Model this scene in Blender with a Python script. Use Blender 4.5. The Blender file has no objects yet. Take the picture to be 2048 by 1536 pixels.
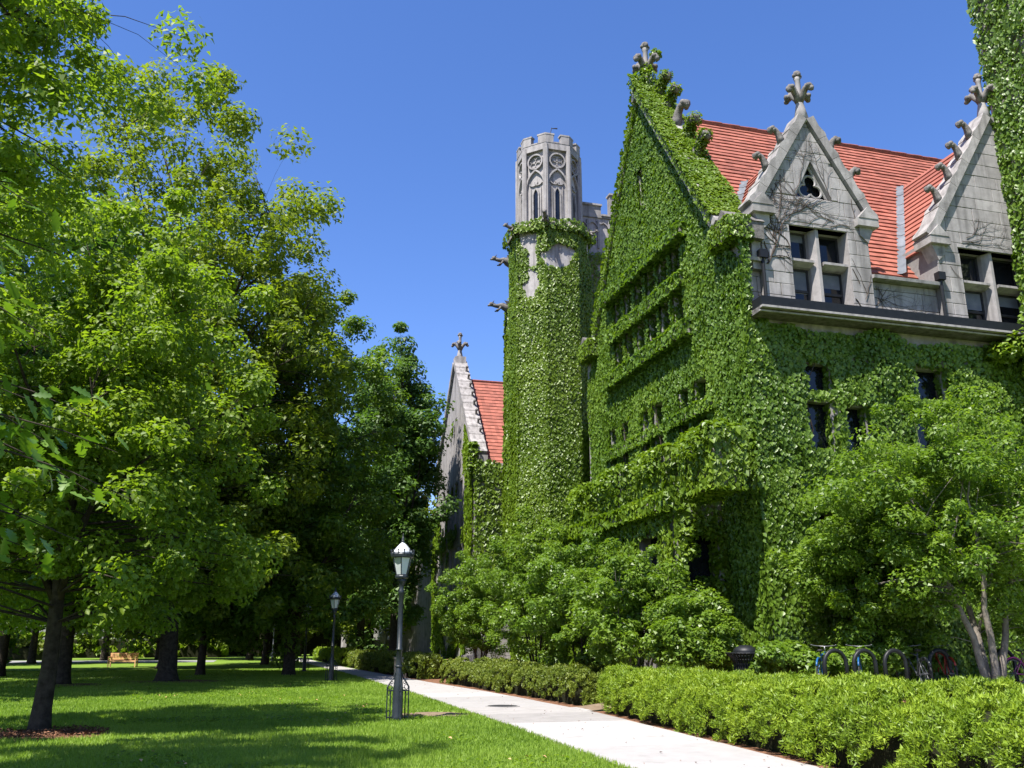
import bpy, math, random
import numpy as np
from mathutils import Vector, Matrix

sc = bpy.context.scene
R = math.radians
random.seed(7)
rng = np.random.default_rng(7)

# ------------------------------------------------------------------ camera, sky, sun, exposure
F_PX, YAW, PITCH, EYE = 1800.0, R(15.6), math.atan(517 / 1800), 1.65
cam_d = bpy.data.cameras.new('camera'); cam = bpy.data.objects.new('camera', cam_d)
sc.collection.objects.link(cam); sc.camera = cam
cam_d.sensor_width = 36; cam_d.lens = 36 * F_PX / 2048; cam_d.clip_start = .1; cam_d.clip_end = 3000
cam.location = (0, 0, EYE); cam.rotation_euler = (math.pi / 2 + PITCH, 0, -YAW)

SUN_AZ = math.atan2(-.79, -.61)      # compass-like: x = sin, y = cos
SUN_EL = R(60)
w = bpy.data.worlds.new('World'); sc.world = w; w.use_nodes = True
nt = w.node_tree; bg = nt.nodes['Background']
sky = nt.nodes.new('ShaderNodeTexSky'); sky.sky_type = 'NISHITA'; sky.sun_disc = False
sky.sun_elevation = SUN_EL; sky.sun_rotation = SUN_AZ
sky.air_density = 1.0; sky.dust_density = .6; sky.ozone_density = 4.0; sky.altitude = 200
tint = nt.nodes.new('ShaderNodeMix'); tint.data_type = 'RGBA'; tint.blend_type = 'MULTIPLY'; tint.inputs['Factor'].default_value = 1; tint.inputs['B'].default_value = (.99, .90, 1.02, 1)
hs = nt.nodes.new('ShaderNodeHueSaturation'); hs.inputs['Saturation'].default_value = 1.18
nt.links.new(sky.outputs[0], tint.inputs['A']); nt.links.new(tint.outputs['Result'], hs.inputs['Color']); nt.links.new(hs.outputs[0], bg.inputs[0])
bg.inputs[1].default_value = .097
sun_d = bpy.data.lights.new('sun', 'SUN'); sun_d.energy = 5.0; sun_d.angle = R(.53); sun_d.color = (1, .955, .88)
sun = bpy.data.objects.new('sun', sun_d); sc.collection.objects.link(sun)
to_sun = Vector((math.sin(SUN_AZ) * math.cos(SUN_EL), math.cos(SUN_AZ) * math.cos(SUN_EL), math.sin(SUN_EL)))
sun.rotation_euler = to_sun.to_track_quat('Z', 'Y').to_euler(); sun.location = (-30, -20, 60)
sc.view_settings.view_transform = 'Standard'; sc.view_settings.look = 'None'
sc.view_settings.exposure = 1.32; sc.view_settings.gamma = 1; sc.view_settings.use_curve_mapping = False
sc.cycles.max_bounces = 8; sc.cycles.transparent_max_bounces = 8
sc.cycles.use_denoising = True

# ------------------------------------------------------------------ pixel -> ray (2048 x 1536 photograph)
_f = np.array([math.sin(YAW) * math.cos(PITCH), math.cos(YAW) * math.cos(PITCH), math.sin(PITCH)])
_r = np.array([math.cos(YAW), -math.sin(YAW), 0.]); _u = np.cross(_r, _f); _c = np.array([0, 0, EYE])
def ray(x, y):
    d = _f * F_PX + _r * (x - 1024) + _u * (768 - y); return d / np.linalg.norm(d)
def hit(x, y, ax, val):
    d = ray(x, y); return _c + d * ((val - _c[ax]) / d[ax])
def atd(x, y, D):
    d = ray(x, y); return _c + d * (D / math.hypot(d[0], d[1]))

# ------------------------------------------------------------------ materials
def nodes(name):
    m = bpy.data.materials.new(name); m.use_nodes = True
    return m, m.node_tree.nodes, m.node_tree.links, m.node_tree.nodes['Principled BSDF']
def surf(name, c1, c2, scale=4, rough=.8, bump=.3, bscale=30, spec=.3, metal=0, detail=6, c3=None, wear=None, streak=0):
    """two-tone noise colour + fine bump"""
    m, n, l, b = nodes(name)
    tc = n.new('ShaderNodeTexCoord'); nz = n.new('ShaderNodeTexNoise')
    nz.inputs['Scale'].default_value = scale; nz.inputs['Detail'].default_value = detail; nz.inputs['Roughness'].default_value = .65
    l.new(tc.outputs['Object'], nz.inputs['Vector'])
    cr = n.new('ShaderNodeValToRGB'); cr.color_ramp.elements[0].position = .32; cr.color_ramp.elements[1].position = .68
    cr.color_ramp.elements[0].color = (*c1, 1); cr.color_ramp.elements[1].color = (*c2, 1)
    l.new(nz.outputs['Fac'], cr.inputs['Fac'])
    out = cr.outputs['Color']
    # each piece its own tint
    oi = n.new('ShaderNodeObjectInfo'); hs = n.new('ShaderNodeHueSaturation')
    mr = n.new('ShaderNodeMapRange'); mr.inputs['To Min'].default_value = .86; mr.inputs['To Max'].default_value = 1.12
    l.new(oi.outputs['Random'], mr.inputs['Value']); l.new(mr.outputs[0], hs.inputs['Value']); l.new(out, hs.inputs['Color'])
    out = hs.outputs['Color']
    if wear:
        n2 = n.new('ShaderNodeTexNoise'); n2.inputs['Scale'].default_value = wear[1]; n2.inputs['Detail'].default_value = 8
        l.new(tc.outputs['Object'], n2.inputs['Vector'])
        r2 = n.new('ShaderNodeValToRGB'); r2.color_ramp.elements[0].position = wear[2]; r2.color_ramp.elements[1].position = wear[2] + .16
        l.new(n2.outputs['Fac'], r2.inputs['Fac'])
        mx = n.new('ShaderNodeMix'); mx.data_type = 'RGBA'
        l.new(r2.outputs['Color'], mx.inputs['Factor']); l.new(out, mx.inputs['A']); mx.inputs['B'].default_value = (*wear[0], 1)
        out = mx.outputs['Result']
    if streak:   # rain-washed soot, drawn out down the wall
        mp = n.new('ShaderNodeMapping'); mp.inputs['Scale'].default_value = (2.6, 2.6, .22); l.new(tc.outputs['Object'], mp.inputs['Vector'])
        n4 = n.new('ShaderNodeTexNoise'); n4.inputs['Scale'].default_value = 1.7; n4.inputs['Detail'].default_value = 7; l.new(mp.outputs[0], n4.inputs['Vector'])
        r4 = n.new('ShaderNodeMapRange'); r4.inputs['From Min'].default_value = .46; r4.inputs['From Max'].default_value = .70; r4.inputs['To Max'].default_value = streak; l.new(n4.outputs['Fac'], r4.inputs['Value'])
        m4 = n.new('ShaderNodeMix'); m4.data_type = 'RGBA'; l.new(r4.outputs[0], m4.inputs['Factor']); l.new(out, m4.inputs['A']); m4.inputs['B'].default_value = (.075, .070, .066, 1); out = m4.outputs['Result']
    l.new(out, b.inputs['Base Color'])
    b.inputs['Roughness'].default_value = rough; b.inputs['Specular IOR Level'].default_value = spec; b.inputs['Metallic'].default_value = metal
    if bump:
        n3 = n.new('ShaderNodeTexNoise'); n3.inputs['Scale'].default_value = bscale; n3.inputs['Detail'].default_value = 5
        l.new(tc.outputs['Object'], n3.inputs['Vector'])
        bp = n.new('ShaderNodeBump'); bp.inputs['Strength'].default_value = bump; bp.inputs['Distance'].default_value = .02
        l.new(n3.outputs['Fac'], bp.inputs['Height']); l.new(bp.outputs[0], b.inputs['Normal'])
    return m
def leafmat(name, dark, mid, light, trans=.35, rough=.45, spec=.35):
    m, n, l, b = nodes(name)
    at = n.new('ShaderNodeAttribute'); at.attribute_name = 'rnd'
    cr = n.new('ShaderNodeValToRGB'); e = cr.color_ramp.elements
    e[0].position = 0; e[0].color = (*dark, 1); e[1].position = 1; e[1].color = (*light, 1)
    k = e.new(.5); k.color = (*mid, 1)
    l.new(at.outputs['Fac'], cr.inputs['Fac']); l.new(cr.outputs[0], b.inputs['Base Color'])
    b.inputs['Roughness'].default_value = rough; b.inputs['Specular IOR Level'].default_value = spec
    tr = n.new('ShaderNodeBsdfTranslucent'); g = n.new('ShaderNodeMix'); g.data_type = 'RGBA'; g.blend_type = 'MULTIPLY'
    g.inputs['Factor'].default_value = 1; l.new(cr.outputs[0], g.inputs['A']); g.inputs['B'].default_value = (1.7, 1.75, .7, 1)
    l.new(g.outputs['Result'], tr.inputs['Color'])
    mx = n.new('ShaderNodeMixShader'); mx.inputs[0].default_value = trans
    l.new(b.outputs[0], mx.inputs[1]); l.new(tr.outputs[0], mx.inputs[2])
    l.new(mx.outputs[0], n['Material Output'].inputs['Surface'])
    return m

M = {}
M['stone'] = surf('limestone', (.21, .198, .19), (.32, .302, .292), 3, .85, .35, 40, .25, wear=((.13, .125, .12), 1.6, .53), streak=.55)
M['stone_clean'] = surf('pale_limestone', (.235, .22, .216), (.31, .293, .287), 4, .85, .25, 40, .25, wear=((.20, .19, .185), 2.2, .58), streak=.62)
M['stone_dark'] = surf('sooty_shaded_limestone', (.060, .055, .052), (.19, .178, .168), 6, .9, .5, 30, .2)
M['mortar'] = surf('mortar', (.20, .188, .183), (.26, .246, .24), 8, .95, .3, 60, .1)
M['tile'] = surf('red_clay_tile', (.225, .070, .047), (.290, .100, .070), 2.2, .7, .25, 18, .3, wear=((.21, .055, .04), 5, .66))
M['ridge'] = surf('dark_clay_ridge', (.10, .035, .025), (.22, .06, .04), 5, .8, .2, 20)
M['zinc'] = surf('zinc_flashing', (.085, .095, .11), (.14, .152, .17), 3, .6, .3, 20, .4, .2)
M['black'] = surf('black_paint', (.005, .006, .007), (.011, .012, .014), 6, .5, .08, 40, .3)
M['lamp_iron'] = surf('lamp_iron', (.009, .013, .017), (.018, .024, .030), 6, .42, .08, 40, .45)
M['lamp_roof'] = surf('lamp_roof_metal', (.40, .42, .44), (.58, .60, .62), 8, .4, .1, 30, .5, .3)
M['glass'] = surf('dark_glass_and_shade', (.004, .005, .007), (.012, .014, .018), 1.5, .06, 0, 1, .45)
M['sash'] = surf('dark_sash', (.018, .018, .020), (.035, .034, .036), 5, .6, .1, 30)
M['frost'] = surf('frosted_glass', (.40, .44, .44), (.50, .54, .54), 3, .3, 0, 1, .5)
M['bark'] = surf('bark', (.024, .019, .015), (.070, .057, .045), 7, .95, 1.0, 14, .1)
M['bark_pale'] = surf('pale_bark', (.11, .095, .08), (.24, .21, .18), 6, .95, .8, 18, .1)
M['twig'] = surf('dark_twigs', (.010, .013, .005), (.024, .024, .012), 9, .95, .6, 30, .1)
M['concrete'] = surf('path_concrete', (.27, .26, .252), (.315, .303, .294), 2.5, .9, .25, 60, .2, wear=((.21, .20, .192), 1.3, .60))
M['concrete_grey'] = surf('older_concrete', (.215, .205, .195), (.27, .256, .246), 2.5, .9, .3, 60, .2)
M['asphalt'] = surf('pale_asphalt', (.20, .20, .20), (.28, .275, .27), 1.5, .9, .3, 60, .2)
M['mulch'] = surf('wood_mulch', (.07, .035, .020), (.27, .14, .085), 18, .95, 1.0, 35, .1)
M['soil'] = surf('bare_soil', (.13, .09, .06), (.22, .17, .12), 7, .95, .6, 30, .1)
M['wood'] = surf('teak', (.42, .24, .11), (.60, .36, .18), 5, .6, .2, 25, .3)
M['beige'] = surf('beige_concrete', (.30, .26, .21), (.42, .37, .30), 5, .9, .4, 40)
M['rubber'] = surf('tyre_rubber', (.012, .012, .012), (.025, .024, .023), 8, .7, .2, 60)
M['steel'] = surf('bike_steel', (.10, .10, .105), (.2, .2, .21), 8, .4, 0, 1, .5, .6)
for k, c in dict(magenta=(.28, .012, .17), red=(.26, .022, .010), blue=(.012, .09, .24), grey=(.06, .065, .07)).items():
    M['bike_' + k] = surf('bike_paint_' + k, tuple(v * .8 for v in c), c, 5, .35, 0, 1, .5)
M['blind'] = surf('window_blind', (.10, .11, .14), (.16, .17, .20), 2, .8, 0, 1, .2)
M['vine'] = surf('vine_stems', (.030, .023, .019), (.07, .055, .045), 8, .9, .3, 30, .1)

# every tile of a course has its own firing colour
def per_tile(m, size=.27):
    n, l = m.node_tree.nodes, m.node_tree.links; b = n['Principled BSDF']; src = b.inputs['Base Color'].links[0].from_socket
    tc = n.new('ShaderNodeTexCoord'); oi = n.new('ShaderNodeObjectInfo'); mp = n.new('ShaderNodeVectorMath'); mp.operation = 'SCALE'; mp.inputs['Scale'].default_value = 1 / size
    l.new(tc.outputs['Object'], mp.inputs[0]); sx = n.new('ShaderNodeSeparateXYZ'); l.new(mp.outputs[0], sx.inputs[0])
    fl = n.new('ShaderNodeMath'); fl.operation = 'FLOOR'; l.new(sx.outputs['X'], fl.inputs[0])
    cb = n.new('ShaderNodeCombineXYZ'); l.new(fl.outputs[0], cb.inputs[0]); mu = n.new('ShaderNodeMath'); mu.operation = 'MULTIPLY'; mu.inputs[1].default_value = 977; l.new(oi.outputs['Random'], mu.inputs[0]); l.new(mu.outputs[0], cb.inputs[1])
    wn = n.new('ShaderNodeTexWhiteNoise'); l.new(cb.outputs[0], wn.inputs['Vector'])
    mr = n.new('ShaderNodeMapRange'); mr.inputs['To Min'].default_value = .80; mr.inputs['To Max'].default_value = 1.17; l.new(wn.outputs['Value'], mr.inputs['Value'])
    h = n.new('ShaderNodeHueSaturation'); l.new(src, h.inputs['Color']); l.new(mr.outputs[0], h.inputs['Value']); l.new(h.outputs[0], b.inputs['Base Color'])
per_tile(M['tile'])
G = M['lawn'] = surf('lawn_ground', (.085, .145, .018), (.140, .210, .030), .45, .95, .8, 45, .1, detail=10)
L = {}
L['ivy'] = leafmat('ivy_leaves', (.050, .102, .009), (.094, .166, .015), (.158, .238, .027), .34, .42, .4)
L['ivy_tower'] = leafmat('ivy_leaves_tower', (.056, .108, .007), (.102, .168, .010), (.160, .230, .018), .30, .42, .38)
L['oak'] = leafmat('oak_leaves', (.075, .135, .012), (.128, .198, .016), (.200, .272, .028), .48, .52, .38)
L['elm'] = leafmat('elm_leaves', (.048, .100, .010), (.088, .155, .013), (.145, .220, .020), .42, .52, .38)
L['maple'] = leafmat('maple_leaves', (.068, .112, .009), (.125, .175, .013), (.195, .240, .020), .44, .52, .38)
L['linden'] = leafmat('linden_leaves', (.034, .080, .014), (.062, .125, .019), (.105, .180, .030), .38, .52, .38)
L['shrub'] = leafmat('shrub_leaves', (.058, .116, .011), (.106, .180, .016), (.170, .248, .028), .42, .42, .40)
L['dogwood'] = leafmat('dogwood_leaves', (.056, .116, .011), (.104, .180, .017), (.168, .250, .031), .40, .42, .4)
L['yew'] = leafmat('yew_needles', (.046, .092, .006), (.135, .212, .012), (.255, .335, .024), .28, .5, .3)
L['boxwood'] = leafmat('box_leaves', (.050, .080, .010), (.105, .145, .016), (.185, .215, .030), .28, .5, .3)
L['grass'] = leafmat('grass_blades', (.100, .175, .020), (.175, .270, .034), (.265, .355, .064), .40, .55, .25)

# ------------------------------------------------------------------ scene helpers
def link(o): sc.collection.objects.link(o); return o
def tag(o, label=None, cat=None, group=None, kind=None):
    for k, v in (('label', label), ('category', cat), ('group', group), ('kind', kind)):
        if v: o[k] = v
    return o
def thing(name, label, cat, loc=(0, 0, 0), group=None, kind=None):
    o = link(bpy.data.objects.new(name, None)); o.location = loc; o.empty_display_size = .2
    return tag(o, label, cat, group, kind)
def attach(o, parent):
    if parent is not None:
        o.parent = parent
        if parent.type == 'EMPTY': o.matrix_parent_inverse = Matrix.Translation(-Vector(parent.location))
    return o
def mesh_obj(name, V, F, mat, parent=None, smooth=False):
    me = bpy.data.meshes.new(name); me.from_pydata([tuple(v) for v in V], [], F); me.update()
    if mat: me.materials.append(M[mat] if isinstance(mat, str) else mat)
    if smooth: me.polygons.foreach_set('use_smooth', [True] * len(me.polygons))
    return attach(link(bpy.data.objects.new(name, me)), parent)
def copy_tree(o, parent=None):
    c = link(o.copy()); c.parent = parent
    for ch in o.children: copy_tree(ch, c)
    return c
def recolour(o, old, new):
    for ch in [o] + list(o.children_recursive):
        if ch.type == 'MESH' and ch.data.materials and ch.data.materials[0] == M[old]:
            ch.data = ch.data.copy(); ch.data.materials[0] = M[new]

class MB:
    def __init__(s): s.V = []; s.F = []
    def add(s, V, F):
        k = len(s.V); s.V += [tuple(v) for v in V]; s.F += [tuple(i + k for i in f) for f in F]; return s
    def box(s, x0, x1, y0, y1, z0, z1):
        V = [(x, y, z) for x in (x0, x1) for y in (y0, y1) for z in (z0, z1)]
        return s.add(V, [(0, 1, 3, 2), (4, 6, 7, 5), (0, 4, 5, 1), (2, 3, 7, 6), (0, 2, 6, 4), (1, 5, 7, 3)])
    def prism(s, poly, ext):
        """poly: 3-D points, extruded by the vector ext"""
        n = len(poly); e = Vector(ext)
        V = [Vector(p) for p in poly] + [Vector(p) + e for p in poly]
        F = [tuple(range(n))[::-1], tuple(range(n, 2 * n))] + [(i, (i + 1) % n, n + (i + 1) % n, n + i) for i in range(n)]
        return s.add(V, F)
    def tube(s, pts, rad, n=6, cap=True):
        pts = [Vector(p) for p in pts]
        if not hasattr(rad, '__len__'): rad = [rad] * len(pts)
        k = len(s.V); ref = None; rings = []
        for i, p in enumerate(pts):
            t = (pts[min(i + 1, len(pts) - 1)] - pts[max(i - 1, 0)])
            t = t.normalized() if t.length > 1e-9 else Vector((0, 0, 1))
            if ref is None: ref = t.orthogonal().normalized()
            ref = (ref - t * ref.dot(t)); ref = ref.normalized() if ref.length > 1e-6 else t.orthogonal().normalized()
            b = t.cross(ref)
            for j in range(n):
                a = 2 * math.pi * j / n
                s.V.append(tuple(p + (ref * math.cos(a) + b * math.sin(a)) * rad[i]))
        for i in range(len(pts) - 1):
            for j in range(n):
                a, b_ = k + i * n + j, k + i * n + (j + 1) % n
                s.F.append((a, b_, b_ + n, a + n))
        if cap:
            s.F.append(tuple(k + j for j in range(n))[::-1]); s.F.append(tuple(k + (len(pts) - 1) * n + j for j in range(n)))
        return s
    def lathe(s, prof, c=(0, 0, 0), n=12, rot=0):
        k = len(s.V)
        for r, z in prof:
            for j in range(n):
                a = 2 * math.pi * j / n + rot
                s.V.append((c[0] + r * math.cos(a), c[1] + r * math.sin(a), c[2] + z))
        for i in range(len(prof) - 1):
            for j in range(n):
                a, b = k + i * n + j, k + i * n + (j + 1) % n
                s.F.append((a, b, b + n, a + n))
        s.F.append(tuple(k + j for j in range(n))[::-1]); s.F.append(tuple(k + (len(prof) - 1) * n + j for j in range(n)))
        return s
    def blob(s, c, r, n=8, m=5):
        r = (r, r, r) if not hasattr(r, '__len__') else r
        prof = [(math.sin(math.pi * (i + .15) / (m + .3)), -math.cos(math.pi * (i + .15) / (m + .3))) for i in range(m + 1)]
        k = len(s.V); t = MB().lathe(prof, n=n)
        return s.add([(c[0] + x * r[0], c[1] + y * r[1], c[2] + z * r[2]) for x, y, z in t.V], t.F)
    def build(s, name, mat, parent=None, smooth=False): return mesh_obj(name, s.V, s.F, mat, parent, smooth)

# ------------------------------------------------------------------ noise and leaves
def _h(i, j, k, seed):
    v = np.sin(i * 127.1 + j * 311.7 + k * 74.7 + seed * 19.19) * 43758.5453
    return v - np.floor(v)
def vn(P, f, seed=0):
    q = np.asarray(P, float) * f; i = np.floor(q); t = q - i; t = t * t * (3 - 2 * t)
    o = 0
    for a in (0, 1):
        for b in (0, 1):
            for c in (0, 1):
                wgt = (t[:, 0] if a else 1 - t[:, 0]) * (t[:, 1] if b else 1 - t[:, 1]) * (t[:, 2] if c else 1 - t[:, 2])
                o = o + wgt * _h(i[:, 0] + a, i[:, 1] + b, i[:, 2] + c, seed)
    return o
def unit(v): return v / np.maximum(np.linalg.norm(v, axis=-1, keepdims=True), 1e-9)
def rdir(n): return unit(rng.normal(size=(n, 3)))

class Leaves:
    """gathers leaf positions; every leaf is two folded triangles"""
    def __init__(s): s.p = []; s.n = []; s.t = []; s.s = []; s.w = []
    def add(s, P, N, T, S, W=.36):
        n = len(P); s.p.append(P); s.n.append(N); s.t.append(T)
        s.s.append(np.broadcast_to(S, (n,))); s.w.append(np.broadcast_to(W, (n,))); return s
    def count(s): return sum(len(p) for p in s.p)
    def clumps(s, C, rad, n, size, flat=.7, W=.36, up=.55):
        """n leaves round each centre"""
        C = np.asarray(C); rad = np.asarray(rad); k = np.repeat(np.arange(len(C)), n); m = len(k)
        d = rdir(m); r = rad[k] * rng.uniform(.15, 1, m) ** .45
        P = C[k] + d * r[:, None] * np.array([1, 1, flat])
        N = unit(d * .55 + np.array([0, 0, up]) + rdir(m) * .55)
        T = d * .5 + rdir(m) * .8 + np.array([0, 0, -.25])
        return s.add(P, N, T, size * rng.uniform(.65, 1.3, m), W)
    def quads(s, Q, dens, size, depth=.05, relief=.25, rf=.55, keep=None, seed=0, W=.44, jit=.42, droop=.9, over=.10, upb=.16):
        """leaves lying on quads (4 corners each, counter-clockwise seen from outside)"""
        for q in Q:
            a, b, c, d = [np.array(v, float) for v in q]
            nrm = np.cross(b - a, d - a); area = np.linalg.norm(nrm)
            nrm2 = np.cross(d - c, b - c); area = .5 * (area + np.linalg.norm(nrm2))
            if area < 1e-6: continue
            nrm = unit(nrm); n = rng.poisson(area * dens)
            if not n: continue
            lu, lv_ = np.linalg.norm(b - a), max(np.linalg.norm(d - a), .05)
            u, v = rng.uniform(-over / lu, 1 + over / lu, n), rng.uniform(-over / lv_, 1 + over / lv_, n)
            P = (1 - u)[:, None] * ((1 - v)[:, None] * a + v[:, None] * d) + u[:, None] * ((1 - v)[:, None] * b + v[:, None] * c)
            if keep is not None: P = P[keep(P)]
            n = len(P)
            if not n: continue
            o = depth + relief * np.clip(.65 * vn(P, rf, seed) + .35 * vn(P, rf * 3.1, seed + 3) - .15, 0, 1) + rng.uniform(-.03, .04, n)
            P = P + nrm * o[:, None]
            N = unit(nrm * .85 + np.array([0, 0, upb]) + rdir(n) * jit)
            T = np.array([0, 0, -droop]) + rdir(n) * .55 + nrm * .25
            s.add(P, N, T, size * rng.uniform(.5, 1.42, n), W)
        return s
    def build(s, name, mat, parent=None, fold=.16, rnd=None, tri=False):
        P = np.concatenate(s.p); N = np.concatenate(s.n); T = np.concatenate(s.t)
        S = np.concatenate(s.s)[:, None]; W = np.concatenate(s.w)[:, None]
        T = unit(T - N * np.sum(T * N, 1, keepdims=True)); B = np.cross(N, T); n = len(P)
        if tri:   # small or far leaves: one triangle each
            V = np.stack([P - T * S * .5 + B * S * W, P - T * S * .5 - B * S * W, P + T * S * .5], 1); idx = np.arange(3 * n); k = 1
        else:
            V = np.empty((n, 4, 3)); V[:, 0] = P - T * S * .5
            V[:, 1] = P - T * S * .08 + B * S * W + N * S * fold; V[:, 2] = P + T * S * .5 - N * S * .06; V[:, 3] = P - T * S * .08 - B * S * W + N * S * fold
            idx = (np.arange(n) * 4)[:, None] + np.array([0, 2, 1, 0, 3, 2])[None]; k = 2
        me = bpy.data.meshes.new(name)
        me.vertices.add(V.shape[0] * V.shape[1]); me.vertices.foreach_set('co', V.astype(np.float32).ravel())
        me.loops.add(3 * k * n); me.loops.foreach_set('vertex_index', idx.astype(np.int32).ravel())
        me.polygons.add(k * n); me.polygons.foreach_set('loop_start', np.arange(0, 3 * k * n, 3, dtype=np.int32))
        me.update(calc_edges=True)
        if rnd is None: rnd = np.clip(.55 * rng.random(n) + .45 * vn(P, .7, 5) + .0, 0, 1)
        me.attributes.new('rnd', 'FLOAT', 'FACE').data.foreach_set('value', np.repeat(rnd, k).astype(np.float32))
        me.materials.append(L[mat] if isinstance(mat, str) else mat)
        return attach(link(bpy.data.objects.new(name, me)), parent)

# ------------------------------------------------------------------ polygon walls
def clip(poly, conv):
    """clip a 2-D polygon to a convex counter-clockwise polygon"""
    out = poly
    for i in range(len(conv)):
        (ax, ay), (bx, by) = conv[i], conv[(i + 1) % len(conv)]
        side = lambda p: (bx - ax) * (p[1] - ay) - (by - ay) * (p[0] - ax)
        inp, out = out, []
        for j in range(len(inp)):
            p, q = inp[j], inp[(j + 1) % len(inp)]; a, b = side(p), side(q)
            if a >= 0: out.append(p)
            if (a > 0 and b < 0) or (a < 0 and b > 0):
                t = a / (a - b); out.append((p[0] + t * (q[0] - p[0]), p[1] + t * (q[1] - p[1])))
        if len(out) < 3: return []
    return out
def area2(p): return .5 * abs(sum(p[i][0] * p[(i + 1) % len(p)][1] - p[(i + 1) % len(p)][0] * p[i][1] for i in range(len(p))))
def wall_mesh(Mf, poly, holes, depth=.5):
    """front face of a wall with recessed openings; Mf(s, t, d) -> point, d positive outwards"""
    mb = MB(); S = sorted({p[0] for p in poly} | {v for h in holes for v in h[:2]}); T = sorted({p[1] for p in poly} | {v for h in holes for v in h[2:]})
    for i in range(len(S) - 1):
        for j in range(len(T) - 1):
            c = ((S[i] + S[i + 1]) / 2, (T[j] + T[j + 1]) / 2)
            if any(h[0] < c[0] < h[1] and h[2] < c[1] < h[3] for h in holes): continue
            q = clip([(S[i], T[j]), (S[i + 1], T[j]), (S[i + 1], T[j + 1]), (S[i], T[j + 1])], poly)
            if len(q) >= 3 and area2(q) > 1e-6: mb.add([Mf(a, b, 0) for a, b in q], [tuple(range(len(q)))])
    for a, b, c, d in holes:
        for (p, q) in (((a, c), (b, c)), ((b, c), (b, d)), ((b, d), (a, d)), ((a, d), (a, c))):
            mb.add([Mf(*p, 0), Mf(*q, 0), Mf(*q, -depth), Mf(*p, -depth)], [(0, 1, 2, 3)])
    return mb
def subtract(r, holes):
    rs = [r]
    for h in holes:
        nx = []
        for a, b, c, d in rs:
            if h[1] <= a or h[0] >= b or h[3] <= c or h[2] >= d: nx.append((a, b, c, d)); continue
            if c < h[2]: nx.append((a, b, c, h[2]))
            if d > h[3]: nx.append((a, b, h[3], d))
            c2, d2 = max(c, h[2]), min(d, h[3])
            if a < h[0]: nx.append((a, h[0], c2, d2))
            if b > h[1]: nx.append((h[1], b, c2, d2))
        rs = nx
    return [q for q in rs if q[1] - q[0] > .05 and q[3] - q[2] > .05]
def ashlar(Mf, poly, holes, parent, mat, ch=.42, bw=.95, thick=.1, seed=0, name='stone_block'):
    rd = random.Random(seed)
    s0, s1 = min(p[0] for p in poly), max(p[0] for p in poly); t0, t1 = min(p[1] for p in poly), max(p[1] for p in poly)
    t = t0; row = 0
    while t < t1 - .05:
        h = ch * rd.uniform(.85, 1.15); h = min(h, t1 - t)
        s = s0 - rd.uniform(0, bw * .7)
        while s < s1:
            wd = bw * rd.uniform(.65, 1.3)
            for (a, b, c, d) in subtract((max(s, s0), min(s + wd, s1), t, t + h), holes):
                g = .007; q = clip([(a + g, c + g), (b - g, c + g), (b - g, d - g), (a + g, d - g)], poly)
                if len(q) < 3 or area2(q) < .012: continue
                o = rd.uniform(0, .012)
                mb = MB(); n = len(q); cs, ct = sum(p[0] for p in q) / n, sum(p[1] for p in q) / n
                e = .012
                sh = lambda p: (p[0] + math.copysign(min(e, abs(cs - p[0])), cs - p[0]), p[1] + math.copysign(min(e, abs(ct - p[1])), ct - p[1]))
                V = [Mf(*p, -thick) for p in q] + [Mf(*p, o - .008) for p in q] + [Mf(*sh(p), o) for p in q]
                Fc = [tuple(range(2 * n, 3 * n))] + [(k * n + i, k * n + (i + 1) % n, (k + 1) * n + (i + 1) % n, (k + 1) * n + i) for k in (0, 1) for i in range(n)]
                mesh_obj(name, V, Fc, mat, parent)
            s += wd
        t += h; row += 1

# ================================================================== SETTING: ground, path, road
def sstep(v): v = np.clip(v, 0, 1); return v * v * (3 - 2 * v)
def gz(x, y): return .6 * float(sstep((x - 10.4) / 2.0))
XS = [-260, -120, -60, -30, -15, 0, 5, 8] + [10.2 + .25 * i for i in range(11)] + [14, 20, 30, 60, 120, 260]
YS = [-60, -20, 0, 10, 20, 30, 40, 60, 90, 140, 220, 400]
V = [(x, y, gz(x, y)) for x in XS for y in YS]; ny = len(YS)
Fq = [(i * ny + j, (i + 1) * ny + j, (i + 1) * ny + j + 1, i * ny + j + 1) for i in range(len(XS) - 1) for j in range(ny - 1)]
tag(mesh_obj('ground', V, Fq, 'lawn'), kind='structure')

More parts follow.
